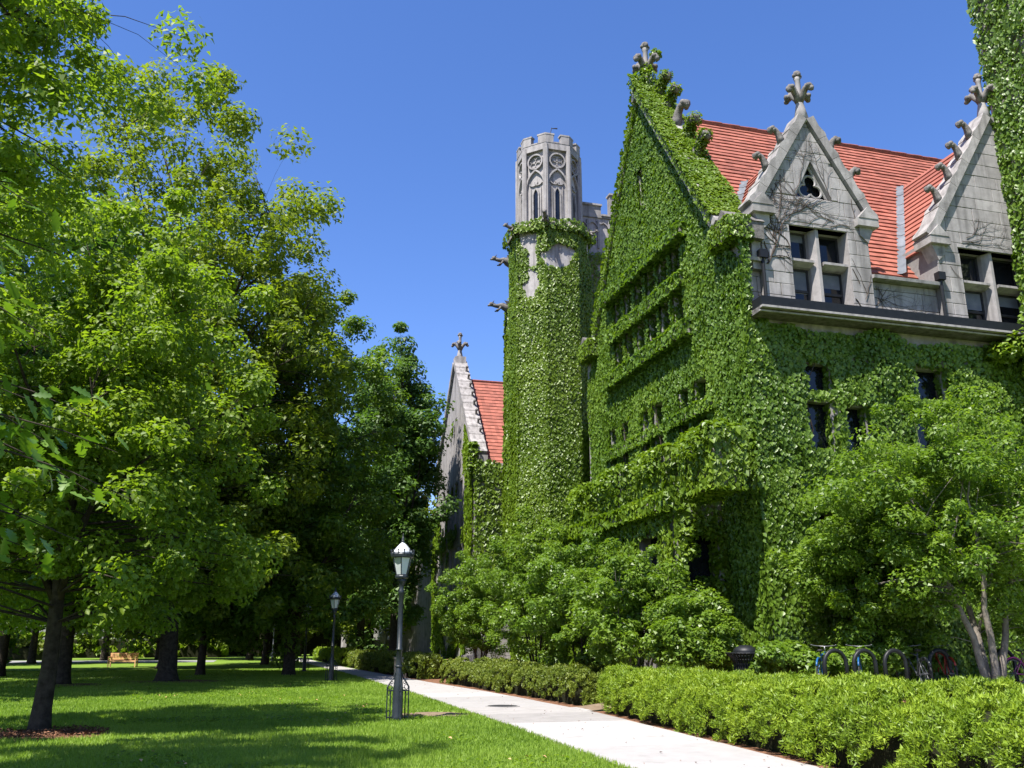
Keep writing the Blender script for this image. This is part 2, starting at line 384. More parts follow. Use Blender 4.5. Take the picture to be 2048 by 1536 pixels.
def pl(y): return float(np.interp(y, [0, 12, 20, 32, 54, 95, 130], [4.9, 5.0, 5.3, 5.42, 5.2, 4.2, 3.2]))
def pr(y): return float(np.interp(y, [0, 12, 16, 22, 31, 40, 67, 95, 130], [7.2, 7.55, 7.85, 8.2, 8.0, 7.45, 6.3, 5.7, 4.9]))
ys = [2 + 2.0 * i for i in range(60)]
bed = tag(mesh_obj('path', [(pl(y) - .03, y, .006) for y in ys] + [(pr(y) + .03, y, .006) for y in ys],
                   [(i, i + len(ys), i + len(ys) + 1, i + 1) for i in range(len(ys) - 1)], 'soil'), kind='structure')
y = 3.0; rd = random.Random(3); k = 0
while y < 112:
    dl = 2.35 if y < 50 else 3.6; y2 = y + dl; g = .022; z = .03 + rd.uniform(-.004, .004)
    q = [(pl(y), y + g), (pr(y), y + g), (pr(y2), y2 - g), (pl(y2), y2 - g)]
    old = 19.0 < y < 22.5
    mb = MB(); e = .012
    lo = [(a, b, -.08) for a, b in q]; md = [(a, b, z - .008) for a, b in q]
    cx, cy = sum(a for a, b in q) / 4, sum(b for a, b in q) / 4
    hi = [(a + math.copysign(e, cx - a), b + math.copysign(e, cy - b), z) for a, b in q]
    mb.add(lo + md + hi, [(8, 9, 10, 11)] + [(i + 4 * j, (i + 1) % 4 + 4 * j, (i + 1) % 4 + 4 * j + 4, i + 4 * j + 4) for j in (0, 1) for i in range(4)])
    mb.build('slab', 'concrete_grey' if old else 'concrete', bed)
    y = y2
side = tag(mesh_obj('side_path', [(8.12, 22.25, .007), (13.2, 22.25, .607), (13.2, 23.6, .607), (8.12, 23.6, .007)], [(0, 1, 2, 3)], 'soil'), kind='structure')
for i in range(4):
    a, b = 8.14 + i * 1.18, 8.14 + (i + 1) * 1.18 - .02
    V = []
    for zz in (-.06, .03): V += [(a, 22.3, gz(a, 0) + zz), (b, 22.3, gz(b, 0) + zz), (b, 23.55, gz(b, 0) + zz), (a, 23.55, gz(a, 0) + zz)]
    mesh_obj('slab', V, [(3, 2, 1, 0), (4, 5, 6, 7), (0, 1, 5, 4), (1, 2, 6, 5), (2, 3, 7, 6), (3, 0, 4, 7)], 'concrete', side)
# crossing walk in the shade, far road and its verge
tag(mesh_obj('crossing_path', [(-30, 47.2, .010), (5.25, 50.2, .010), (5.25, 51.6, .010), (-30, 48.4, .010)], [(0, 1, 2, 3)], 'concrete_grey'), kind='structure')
tag(mesh_obj('road', [(-120, 90, .012), (-3, 86, .012), (-3, 95, .012), (-120, 112, .012)], [(0, 1, 2, 3)], 'asphalt'), kind='structure')
tag(mesh_obj('terrace_paving', [(14.6, 15.2, .606), (34, 15.2, .606), (34, 20.6, .606), (14.6, 20.6, .606)], [(0, 1, 2, 3)], 'concrete'), kind='structure')
# mulch beds under the hedges and at the wall foot
def strip(name, left, right, y0, y1, mat, dz, n=12):
    yy = [y0 + (y1 - y0) * i / n for i in range(n + 1)]; m = 8; V = []
    for y in yy:
        for j in range(m + 1):
            x = left(y) + (right(y) - left(y)) * j / m; V.append((x, y, gz(x, y) + dz))
    return tag(mesh_obj(name, V, [(i * (m + 1) + j, i * (m + 1) + j + 1, (i + 1) * (m + 1) + j + 1, (i + 1) * (m + 1) + j) for i in range(n) for j in range(m)], mat), kind='structure')
strip('mulch_bed', lambda y: pr(y) + .03, lambda y: 12.8, 2, 22.2, 'mulch', .012)
strip('mulch_bed', lambda y: pr(y) + .03, lambda y: 13.2, 23.65, 60, 'mulch', .014)
strip('mulch_bed', lambda y: 12.8, lambda y: 34, 20.6, 22.0, 'mulch', .012)

def patch(name, c, r, mat, dz, seed, squash=1.0, n=28):
    rd = random.Random(seed); V = [(c[0], c[1], dz + .035)]
    for ring, f, h in ((0, .6, .025), (1, 1.0, 0)):
        for i in range(n):
            a = 2 * math.pi * i / n; q = r * f * rd.uniform(.82, 1.12)
            V.append((c[0] + q * math.cos(a), c[1] + q * math.sin(a) * squash, dz + h))
    Fp = [(0, 1 + i, 1 + (i + 1) % n) for i in range(n)] + [(1 + i, 1 + n + i, 1 + n + (i + 1) % n, 1 + (i + 1) % n) for i in range(n)]
    return tag(mesh_obj(name, V, Fp, mat), kind='structure')
patch('mulch_ring', (-3.55, 19.5), 1.15, 'mulch', .02, 1)
patch('mulch_ring', (-6.9, 41.2), 1.6, 'mulch', .02, 2)
patch('bare_soil', (4.25, 22.3), .95, 'soil', .012, 4, .8)
patch('mulch_ring', (-3.2, 43.4), 2.4, 'mulch', .02, 5)

# wood chips lying round the near trunk
lv = Leaves(); n = 900; a = rng.uniform(0, 2 * math.pi, n); r = 1.1 * np.sqrt(rng.random(n))
P = np.stack([-3.55 + r * np.cos(a), 19.5 + r * np.sin(a), .05 + rng.uniform(0, .03, n)], 1)
lv.add(P, unit(rdir(n) * .5 + np.array([0, 0, 1])), rdir(n), rng.uniform(.04, .1, n), .25)
tag(lv.build('wood_chips', M['mulch']), 'scattered wood chips in the ring round the near tree trunk', 'wood chips', kind='stuff')

# grass blades
def grass(n, y0, y1, xlo, xhi, name, label):
    u = rng.random(n); yy = y0 * (y1 / y0) ** u
    t = rng.random(n); x0 = np.array([xlo(v) for v in (y0, (y0 + y1) / 2, y1)])
    lo = np.interp(yy, [y0, (y0 + y1) / 2, y1], x0); gy = np.linspace(y0, y1, 60); hi = np.interp(yy, gy, [xhi(v) for v in gy])
    x = lo + (hi - lo) * t + rng.normal(0, .015, n)
    P = np.stack([x, yy, np.zeros(n)], 1)
    k = (np.hypot(x + 3.55, yy - 19.5) > .95 + .3 * rng.random(n)) & (np.hypot(x - 4.25, (yy - 22.3) / .8) > .55 + .55 * rng.random(n))
    P, yy = P[k], yy[k]; n = len(P)
    d = np.hypot(P[:, 0], P[:, 1])
    hgt = (.035 + .045 * vn(P, .5, 2) ** 1.5 + .03 * rng.random(n)); wd = .004 + .00042 * d
    tip = P + np.stack([rng.normal(0, .022, n), rng.normal(0, .022, n), hgt], 1)
    a = rng.uniform(0, math.pi, n); s = np.stack([np.cos(a), np.sin(a), np.zeros(n)], 1) * wd[:, None]
    V = np.stack([P - s, P + s, tip], 1); me = bpy.data.meshes.new(name)
    me.vertices.add(3 * n); me.vertices.foreach_set('co', V.astype(np.float32).ravel())
    me.loops.add(3 * n); me.loops.foreach_set('vertex_index', np.arange(3 * n, dtype=np.int32))
    me.polygons.add(n); me.polygons.foreach_set('loop_start', np.arange(0, 3 * n, 3, dtype=np.int32)); me.update(calc_edges=True)
    r = np.clip(.38 * rng.random(n) + .42 * vn(P, .4, 8) + .34 * vn(P, 1.9, 9) - .08, 0, 1)
    me.attributes.new('rnd', 'FLOAT', 'FACE').data.foreach_set('value', r.astype(np.float32)); me.materials.append(L['grass'])
    tag(link(bpy.data.objects.new(name, me)), label, 'grass', kind='stuff')
def scatter(name, label, cat, n, region, size, mat, z, W=.4):
    lv = Leaves(); P = region(n); P[:, 2] = z + rng.uniform(0, .012, len(P)); m = len(P)
    lv.add(P, unit(rdir(m) * .45 + np.array([0, 0, 1])), rdir(m), size * rng.uniform(.5, 1.4, m), W)
    tag(lv.build(name, mat), label, cat, kind='stuff')
def on_path(n):
    y = 10 * (45 / 10) ** rng.random(n); e = rng.random(n) ** 2.2; sd = rng.random(n) < .6
    l_, r_ = np.array([pl(v) for v in y]), np.array([pr(v) for v in y]); x = np.where(sd, r_ - .02 - e * (r_ - l_), l_ + .02 + e * (r_ - l_)); return np.stack([x, y, y * 0], 1)
scatter('leaf_litter', 'scattered dry leaf bits lying along the edges of the pale path', 'leaf litter', 150, on_path, .038, M['mulch'], .04)
def on_lawn(n):
    y = 11.5 * (40 / 11.5) ** rng.random(n); x = rng.uniform(-.3, 1, n) * 5.0 - .1 * (y - 11); P = np.stack([np.minimum(x, 4.9), y, y * 0], 1); return P[vn(P, .55, 61) > .5]
scatter('clover', 'broad-leaved clover and weeds scattered through the mown lawn', 'weeds', 9000, on_lawn, .06, L['shrub'], .05, .5)
scatter('fallen_leaves', 'small tan fallen leaves on the lawn grass', 'fallen leaves', 260, on_lawn, .055, M['wood'], .065)
grass(300000, 11.2, 62, lambda y: -.36 * y - 2, lambda y: pl(y) + .02, 'grass', 'short mown lawn grass left of the concrete path')

# ================================================================== THE IVY-COVERED HALL (red roof, gable end at x = GX)
GX, FY, GY0, GY1 = 13.25, 22.04, 22.04, 34.8
GM = (GY0 + GY1) / 2
hall = thing('gothic_hall', 'large gothic stone hall with red tiled roof and steep ivy-covered gable end', 'building', (GX, FY, .6))
gable = lambda s, t, d: (GX - d, s, t)
front = lambda s, t, d: (s, FY - d, t)
# window openings in the gable end (y0, y1, z0, z1)
gh = []
ys6 = [25.75 + i * 1.06 for i in range(6)]
for yv in ys6: gh += [(yv, yv + .76, 13.70, 14.90), (yv, yv + .76, 11.85, 13.22)]
for px0, px1 in ((1392, 1418), (1360, 1381), (1308, 1327), (1286, 1301), (1246, 1259), (1221, 1234)):
    a, b = hit(px1, 800, 0, GX)[1], hit(px0, 800, 0, GX)[1]
    gh += [(a, b, 8.9, 9.75), (a, b, 7.5, 8.6)]
gh.append((28.42, 28.95, 17.6, 19.2))
gpoly = [(GY0, .3), (GY1, .3), (GY1, 12.6), (GM, 22.4), (GY0, 12.6)]
# seen from outside (-x) with y to the left: winding only matters for clipping
wall_mesh(gable, gpoly, gh, .34).build('gable_wall', 'stone', hall)
for a, b, c, d in gh:
    mesh_obj('window_pane', [gable(a, c, -.3), gable(b, c, -.3), gable(b, d, -.3), gable(a, d, -.3)], [(0, 1, 2, 3)], 'glass', hall)
# front wall below the gutter, with its openings
fh = []
for (x0, y0, x1, y1) in ((1612, 730, 1656, 782), (1615, 806, 1660, 900), (1690, 816, 1728, 912), (1828, 742, 1880, 800), (1835, 826, 1878, 900), (1632, 1030, 1686, 1082)):
    p, q = hit(x0, y1, 1, FY), hit(x1, y0, 1, FY)
    fh.append((p[0], q[0], p[2], q[2]))
XE = 34.0
fpoly = [(GX, .3), (XE, .3), (XE, 11.0), (GX, 11.0)]
wall_mesh(front, fpoly, fh, .30).build('front_wall', 'stone', hall)
for a, b, c, d in fh:
    mesh_obj('window_pane', [front(a, c, -.26), front(b, c, -.26), front(b, d, -.26), front(a, d, -.26)], [(0, 1, 2, 3)], 'glass', hall)
MB().box(GX, XE, GY1 - .01, GY1 + .4, .3, 13.4).build('rear_wall', 'stone', hall)
# gutter and its mouldings
mb = MB().prism([(GX + .15, 21.36, 10.95), (GX + .15, 21.34, 11.25), (GX + .15, 22.0, 11.25), (GX + .15, 22.0, 10.95)], (XE - GX - .2, 0, 0)); mb.build('gutter', 'black', hall)
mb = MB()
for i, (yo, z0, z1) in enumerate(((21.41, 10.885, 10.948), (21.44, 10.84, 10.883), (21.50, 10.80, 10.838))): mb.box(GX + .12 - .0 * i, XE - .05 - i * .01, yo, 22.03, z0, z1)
mb.build('soffit', 'stone_dark', hall)  # dark stone puts the shade beneath the gutter into the colour
MB().box(GX + .11, XE - .04, 21.26, 21.40, 10.882, 10.945).build('cornice', 'stone_clean', hall); MB().box(GX + .10, XE - .04, 21.40, 21.46, 10.80, 10.836).build('cornice', 'stone_clean', hall)
# ---- main roof, course by course
Z0, ZR, YE = 12.95, 21.55, 22.85
RX0, RX1 = 14.25, XE
def roof_slope(parent, A, B, C, n, mat='tile', lip=.05, seed=0):
    """courses from eave line A-B up to ridge level; C: point above A on the ridge (A, B, C Vectors)"""
    A, B, C = Vector(A), Vector(B), Vector(C); up = C - A; e = (B - A)
    nr = e.cross(up).normalized()
    if nr.z < 0: nr = -nr
    rd = random.Random(seed)
    for i in range(n):
        p0 = A + up * (i / n); p1 = A + up * ((i + 1.12) / n); o = rd.uniform(-.004, .006); m = 40
        top = []; 
        V = []
        for j in range(m + 1):
            wv = e * (j / m); dz = nr * rd.uniform(-.006, .008)
            V += [p0 + wv + nr * (lip + o) + dz * 1.2, p1 + wv + nr * .006, p0 + wv - nr * .01]
        Fc = []
        for j in range(m):
            k = 3 * j
            Fc += [(k, k + 3, k + 4, k + 1), (k + 2, k + 5, k + 3, k)]
        mesh_obj('tile_course', V, Fc, mat, parent)
rf = MB().prism([(RX0 - .1, YE + .05, Z0 - .25), (RX0 - .1, GM, ZR - .2), (RX0 - .1, 2 * GM - YE, Z0 - .25)], (RX1 - RX0, 0, 0)).build('roof', 'ridge', hall)
roof_slope(rf, (RX0, YE, Z0), (RX1, YE, Z0), (RX0, GM, ZR), 37, seed=1)
mb = MB()
for i in range(50):
    x0 = RX0 + i * (RX1 - RX0) / 50; mb.tube([(x0, GM, ZR + .02 + .015 * (i % 2)), (x0 + .42, GM, ZR + .03 + .015 * (i % 2))], .13, 6)
mb.build('ridge_tiles', 'ridge', rf)
# the same slope on the hidden side
mesh_obj('rear_slope', [(RX0, 2 * GM - YE, Z0), (RX1, 2 * GM - YE, Z0), (RX1, GM, ZR - .02), (RX0, GM, ZR - .02)], [(0, 1, 2, 3)], 'tile', rf)

# ---- gable coping
def crocket_mesh(sc_=1.0):
    mb = MB()
    mb.tube([(-.05, 0, -.12), (.02, 0, .12), (.09, 0, .32), (.20, 0, .46), (.34, 0, .50), (.44, 0, .43), (.45, 0, .33)], [.17, .15, .12, .11, .13, .14, .09], 8)
    for c, r in (((.40, .08, .47), .10), ((.40, -.08, .47), .10), ((.30, 0, .56), .10), ((.47, 0, .38), .09), ((.33, .10, .40), .08), ((.33, -.10, .40), .08)): mb.blob(c, r, 6, 4)
    me = bpy.data.meshes.new('crocket'); me.from_pydata([tuple(Vector(v) * sc_) for v in mb.V], [], mb.F); me.update()
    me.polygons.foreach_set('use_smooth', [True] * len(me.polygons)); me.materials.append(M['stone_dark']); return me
CROCKET = crocket_mesh()
def crocket(parent, p, out, scale=1.0):
    """out: horizontal direction in which the hook leans"""
    o = attach(link(bpy.data.objects.new('crocket', CROCKET)), parent)
    x = Vector(out).normalized(); z = Vector((0, 0, 1)); x = (x - z * x.z).normalized(); y = z.cross(x)
    o.matrix_basis = Matrix.Translation(p) @ Matrix((x, y, z)).transposed().to_4x4() @ Matrix.Diagonal((scale, scale, scale, 1))
    return o
def finial(parent, p, h, mat='stone_clean', rot=.3):
    """stem, four hooked leaves, small bud; h is the whole height"""
    s = h / 1.6
    st = MB().lathe([(.26 * s, -.25 * s), (.16 * s, .25 * s), (.095 * s, .6 * s), (.085 * s, 1.0 * s), (.085 * s, 1.3 * s), (.12 * s, 1.38 * s), (.07 * s, 1.42 * s)], p, 8).build('finial', mat, parent, True)
    mb = MB()
    for k in range(4):
        a = rot + k * math.pi / 2; c, sn = math.cos(a), math.sin(a)
        f = lambda q: (p[0] + (c * q[0] - sn * q[1]) * s, p[1] + (sn * q[0] + c * q[1]) * s, p[2] + q[2] * s)
        mb.tube([f((.02, 0, .5)), f((.12, 0, .72)), f((.26, 0, .90)), f((.40, 0, .90)), f((.45, 0, .78))], [.10 * s, .10 * s, .10 * s, .12 * s, .08 * s], 7)
        for q, r in (((.40, .07, .90), .09), ((.40, -.07, .90), .09), ((.46, 0, .80), .09), ((.30, 0, .97), .08)): mb.blob(f(q), r * s, 6, 4)
    for q, r in (((0, 0, 1.52), .13), ((.1, 0, 1.46), .07), ((-.1, 0, 1.46), .07), ((0, .1, 1.46), .07), ((0, -.1, 1.46), .07)): mb.blob((p[0] + q[0] * s, p[1] + q[1] * s, p[2] + q[2] * s), r * s, 6, 4)
    mb.build('finial_leaves', 'stone_dark', parent, True)
def coping(parent, Mf, s0, t0, s1, t1, d0, d1, th, n, mat):
    """coping stones from (s0,t0) up to (s1,t1) in the wall's plane"""
    L_ = math.hypot(s1 - s0, t1 - t0); us, ut = (s1 - s0) / L_, (t1 - t0) / L_; ns, nt_ = -ut, us
    if nt_ < 0: ns, nt_ = -ns, -nt_
    for i in range(n):
        a, b = L_ * i / n + .006, L_ * (i + 1) / n - .006
        lip = .05
        prof = [(a, 0), (b, 0), (b, th + lip * .2), ((a + b) / 2, th * .92), (a + .12, th + lip), (a, th + lip * .6)]
        V0 = [Mf(s0 + us * p + ns * q, t0 + ut * p + nt_ * q, d0) for p, q in prof]; V1 = [Mf(s0 + us * p + ns * q, t0 + ut * p + nt_ * q, d1) for p, q in prof]
        k = len(prof)
        mesh_obj('coping_stone', V0 + V1, [tuple(range(k)), tuple(range(k, 2 * k))[::-1]] + [(j, (j + 1) % k, k + (j + 1) % k, k + j) for j in range(k)], mat, parent)
gc = MB().box(GX - .3, GX + .6, GM - .35, GM + .35, 22.2, 22.7).build('gable_apex', 'stone', hall)
# thick parapet of the gable behind the coping
for sgn, ya in ((1, GY0), (-1, GY1)):
    MB().prism([(GX + .4, ya, 12.4), (GX + .4, GM, 12.4), (GX + .4, GM, 22.38), (GX + .4, ya + sgn * .86, 13.9), (GX + .4, ya, 13.3)], (.3, 0, 0)).build('gable_parapet', 'stone', hall)
    coping(hall, gable, ya + sgn * .84, 13.92, GM, 22.45, .46 if sgn > 0 else .16, -.75, .34, 10, 'stone')
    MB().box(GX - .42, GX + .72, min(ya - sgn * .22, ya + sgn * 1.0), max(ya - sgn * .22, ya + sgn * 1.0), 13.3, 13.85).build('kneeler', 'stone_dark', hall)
    MB().prism([(GX - .44, ya - sgn * .26, 13.852), (GX - .44, ya + sgn * .7, 13.852), (GX - .44, ya + sgn * .22, 14.3)], (1.2, 0, 0)).build('kneeler_cap', 'stone_dark', hall)
finial(hall, (GX + .2, GM - .05, 22.75), 2.0, 'stone_clean', .45)
CR = []
for tt in (.11, .23, .355, .475, .60):
    yv = GM - (GM - GY0 - .84) * tt; zv = 22.9 - (22.45 - 13.92) * tt
    CR.append((GX + .42, yv, zv + .1)); crocket(hall, (GX + .42, yv, zv + .1), (.3, -1, 0), 1.25)
# mouldings on the gable end
for nm, z0, z1, a, b, d in (('hood_mould', 14.98, 15.25, 25.3, 32.3, .34), ('window_transom', 13.28, 13.62, 25.6, 32.1, .20), ('window_sill', 11.42, 11.75, 25.3, 32.4, .32), ('window_transom', 8.63, 8.86, 24.2, 27.2, .16), ('window_transom', 8.63, 8.86, 28.6, 32.9, .12)):
    MB().box(GX - d, GX - .005, a, b, z0, z1).build(nm, 'stone', hall)
# porch with an embattled parapet in front of the gable
PX = 11.6
porch_z = 5.7
ps = lambda s, t, d: (s, 24.0 - d, t)
psh = [(11.85, 12.95, .6, 4.95)]
wall_mesh(ps, [(PX, .4), (GX - .01, .4), (GX - .01, 6.2), (PX, 6.2)], psh, .55).build('porch_side', 'stone', hall)
mesh_obj('porch_arch_shade', [ps(11.85, .6, -.5), ps(12.95, .6, -.5), ps(12.95, 4.95, -.5), ps(11.85, 4.95, -.5)], [(0, 1, 2, 3)], 'glass', hall)  # dark sheet painted in for the shade inside the arch
pm = lambda s, t, d: (PX - d, s, t)
ph = [(24.9, 26.5, .6, 4.8)]
wall_mesh(pm, [(24.0, .4), (35.6, .4), (35.6, porch_z), (24.0, porch_z)], ph, .4).build('porch_wall', 'stone', hall)
mesh_obj('porch_opening_shade', [pm(24.9, .6, -.36), pm(26.5, .6, -.36), pm(26.5, 4.8, -.36), pm(24.9, 4.8, -.36)], [(0, 1, 2, 3)], 'glass', hall)  # no real door: dark sheet gives the front opening its shade
MB().box(PX, GX - .01, 24.5, 35.6, porch_z - .3, porch_z - .01).build('porch_roof', 'stone', hall)
MERL = []
for (px, row) in ((1395, 872), (1305, 915), (1222, 952), (1163, 985)):
    p = hit(px, row, 0, PX); yv = p[1]
    wd = 1.6
    MERL.append((yv - wd / 2, yv + wd / 2, porch_z, p[2]))
    MB().box(PX, PX + .8, yv - wd / 2, yv + wd / 2, porch_z + .005, p[2]).build('merlon', 'stone', hall)
MB().box(PX - .25, PX - .005, 23.9, 35.6, porch_z - .25, porch_z + .02).build('string_course', 'stone', hall)

# ---- dormers
def dormer(x0, x1, zk, xc, za, win, seed, zsplit, tre=None):
    """stone gabled dormer: wall x0..x1 from the gutter to kneeler height zk, apex at (xc, za); win = x0,x1,z0,z1"""
    slope = (za - zk) / (xc - x0)
    poly = [(x0, 11.2), (x1, 11.2), (x1, zk), (xc, za), (x0, zk)]
    holes = [win] + ([tre] if tre else [])
    y = 15.2 + 0
    dm = wall_mesh(front, poly, holes, .62)
    dm.V = [(a, b + .035, c) for a, b, c in dm.V]
    # cheeks and rear
    dm.add([(x0, FY + .04, 11.2), (x0, FY + 2.4, 11.2), (x0, FY + 2.4, zk), (x0, FY + .04, zk)], [(0, 1, 2, 3)])
    dm.add([(x1, FY + .04, 11.2), (x1, FY + 2.4, 11.2), (x1, FY + 2.4, zk), (x1, FY + .04, zk)], [(0, 1, 2, 3)])
    d = dm.build('dormer', 'mortar', hall)
    ashlar(front, poly, holes, d, 'stone_clean', .44, 1.0, .14, seed)
    for sgn, xa in ((1, x0), (-1, x1)):
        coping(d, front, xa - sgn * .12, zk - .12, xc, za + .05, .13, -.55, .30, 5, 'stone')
        MB().box(min(xa - sgn * .32, xa + sgn * .45), max(xa - sgn * .32, xa + sgn * .45), FY - .2, FY + .6, zk - .32, zk - .06).build('kneeler', 'stone', d)
        MB().prism([(xa - sgn * .34, FY - .22, zk - .06), (xa + sgn * .40, FY - .22, zk - .06), (xa + sgn * .05, FY - .22, zk + .34)], (0, .84, 0)).build('kneeler_cap', 'stone', d)
        MB().prism([(xa - sgn * .20, FY - .06, zk - .32), (xa + sgn * .30, FY - .06, zk - .32), (xa + sgn * .30, FY - .06, zk - .6), (xa + sgn * .02, FY - .06, zk - .85)], (0, .5, 0)).build('corbel', 'stone', d)
        nC = 2 if x1 - x0 < 5 else 4
        for i in range(nC):
            t = (.36 + .32 * i) if nC == 2 else (.24 + .19 * i)
            crocket(d, (xa + (xc - xa) * t - sgn * .30, FY + .05, zk + (za - zk) * t + .22), (-sgn, 0, 0), .78 if nC == 2 else .85)
    finial(d, (xc, FY + .15, za + .24), 1.7, 'stone_clean', .35)
    # window: stone mullion and transom, sashes and panes set back
    a, b, c, e = win; mx = (a + b) / 2
    MB().prism([(mx - .17, FY + .34, c), (mx - .05, FY + .10, c), (mx + .05, FY + .10, c), (mx + .17, FY + .34, c), (mx + .17, FY + .5, c), (mx - .17, FY + .5, c)], (0, 0, e - c)).build('mullion', 'stone_clean', d)
    MB().prism([(a, FY + .34, zsplit - .14), (a, FY + .10, zsplit - .05), (a, FY + .10, zsplit + .03), (a, FY + .5, zsplit + .10), (a, FY + .5, zsplit - .14)], (mx - .171 - a, 0, 0)).build('transom', 'stone_clean', d)
    MB().prism([(mx + .171, FY + .34, zsplit - .14), (mx + .171, FY + .10, zsplit - .05), (mx + .171, FY + .10, zsplit + .03), (mx + .171, FY + .5, zsplit + .10), (mx + .171, FY + .5, zsplit - .14)], (b - mx - .171, 0, 0)).build('transom', 'stone_clean', d)
    MB().prism([(a, FY + .36, e), (a, FY + .06, e), (a, FY + .06, e + .004), (a, FY + .36, e + .004)], (b - a, 0, 0)).build('lintel', 'stone', d)
    for (u0, u1) in ((a, mx - .17), (mx + .17, b)):
        for (w0, w1) in ((c, zsplit - .14), (zsplit + .10, e)):
            f = MB(); t = .06; bl = .22 + .3 * ((u0 * 7 + w0 * 3) % 1)
            f.box(u0, u1, FY + .50, FY + .56, w0, w0 + t).box(u0, u1, FY + .50, FY + .56, w1 - t, w1)
            f.box(u0, u0 + t, FY + .50, FY + .56, w0 + t, w1 - t).box(u1 - t, u1, FY + .50, FY + .56, w0 + t, w1 - t)
            if w1 - w0 > 1.3: f.box(u0 + t, u1 - t, FY + .49, FY + .57, (w0 + w1) / 2 - .04, (w0 + w1) / 2 + .04)
            f.build('sash', 'sash', d)
            if (int(u0 * 10) + int(w0)) % 3 != 0: mesh_obj('blind', [(u0 + t, FY + .5405, w1 - t - (w1 - w0) * bl), (u1 - t, FY + .5405, w1 - t - (w1 - w0) * bl), (u1 - t, FY + .5405, w1 - t), (u0 + t, FY + .5405, w1 - t)], [(0, 1, 2, 3)], 'blind', d)
            mesh_obj('window_pane', [(u0 + t, FY + .546, w0 + t), (u1 - t, FY + .546, w0 + t), (u1 - t, FY + .546, w1 - t), (u0 + t, FY + .546, w1 - t)], [(0, 1, 2, 3)], 'glass', d)
    # its own little tiled roof running back to the main slope
    zt, zb = za - .25, zk - .25
    yb = lambda z: YE + (z - Z0) * (GM - YE) / (ZR - Z0)
    for sgn, xa in ((1, x0 - .05), (-1, x1 + .05)):
        n = 14 if x1 - x0 < 5 else 18
        for i in range(n):
            f0, f1 = i / n, (i + 1.1) / n
            xa0, xa1 = xa + (xc - xa) * f0, xa + (xc - xa) * min(f1, 1); za0, za1 = zb + (zt - zb) * f0, zb + (zt - zb) * min(f1, 1)
            o = .05
            V = [(xa0 - sgn * o * .8, FY + .45, za0 + o * .5), (xa0 - sgn * o * .8, yb(za0) + .25, za0 + o * .5), (xa1, yb(za1) + .25, za1), (xa1, FY + .45, za1), (xa0, FY + .45, za0 - .02), (xa0, yb(za0) + .25, za0 - .02)]
            mesh_obj('tile_course', V, [(0, 1, 2, 3), (4, 5, 1, 0)], 'tile', d)
        # valley flashing, laid in short lapped sheets
        N = 7
        for i in range(N):
            f0, f1 = i / N, (i + 1.03) / N
            P0 = Vector((xa + (xc - xa) * f0, yb(zb + (zt - zb) * f0), zb + (zt - zb) * f0)); P1 = Vector((xa + (xc - xa) * f1, yb(zb + (zt - zb) * f1), zb + (zt - zb) * f1))
            if i == 0: P0 = P0 - (P1 - P0) * 1.2
            ax = (P1 - P0).normalized(); nm = Vector((-sgn * .62, -.62, .5)).normalized(); sd = ax.cross(nm).normalized(); nm = sd.cross(ax)
            if nm.y > 0: nm = -nm
            q = [P0 - sd * .14, P0 + sd * .14, P1 + sd * .14, P1 - sd * .14]; mid0, mid1 = P0 - nm * .03, P1 - nm * .03
            mesh_obj('valley_flashing', [q[0] + nm * .15, mid0 + nm * .15, q[1] + nm * .15, q[2] + nm * .135, mid1 + nm * .135, q[3] + nm * .135], [(0, 1, 4, 5), (1, 2, 3, 4)], 'zinc', d)
    return d
D1 = dormer(14.0, 17.8, 14.55, 15.92, 17.75, (15.0, 17.05, 11.32, 14.02), 11, 12.93, (15.32, 16.64, 15.05, 16.35))
D2 = dormer(20.35, 26.35, 14.30, 23.30, 19.05, (21.25, 23.9, 11.28, 14.02), 12, 12.90)
# trefoil opening in the first dormer's gable
tc_ = 15.98
for sg in (-1, 1):
    q = [(tc_ + sg * .66, 15.05), (tc_ + sg * .66, 16.35), (tc_ + sg * .004, 16.35)]
    MB().prism([front(a, b, .004) for a, b in q], (0, .3, 0)).build('stone_block', 'stone_clean', D1)
mesh_obj('trefoil_light', [front(tc_ - .66, 15.05, -.34), front(tc_ + .66, 15.05, -.34), front(tc_, 16.35, -.34)], [(0, 1, 2)], 'glass', D1)
tb = MB()
for (p, q) in (((tc_ - .60, 15.09), (tc_ + .60, 15.09)), ((tc_ + .60, 15.09), (tc_, 16.26)), ((tc_, 16.26), (tc_ - .60, 15.09))):
    tb.tube([(p[0], FY + .17, p[1]), (q[0], FY + .17, q[1])], .045, 5)
for c, a0 in (((tc_, 15.68), -35), ((tc_ - .19, 15.36), 85), ((tc_ + .19, 15.36), -155)):
    tb.tube([(c[0] + .215 * math.cos(R(a0 + k * 15)), FY + .16, c[1] + .215 * math.sin(R(a0 + k * 15))) for k in range(17)], .04, 5)
tb.build('trefoil_tracery', 'stone_clean', D1)
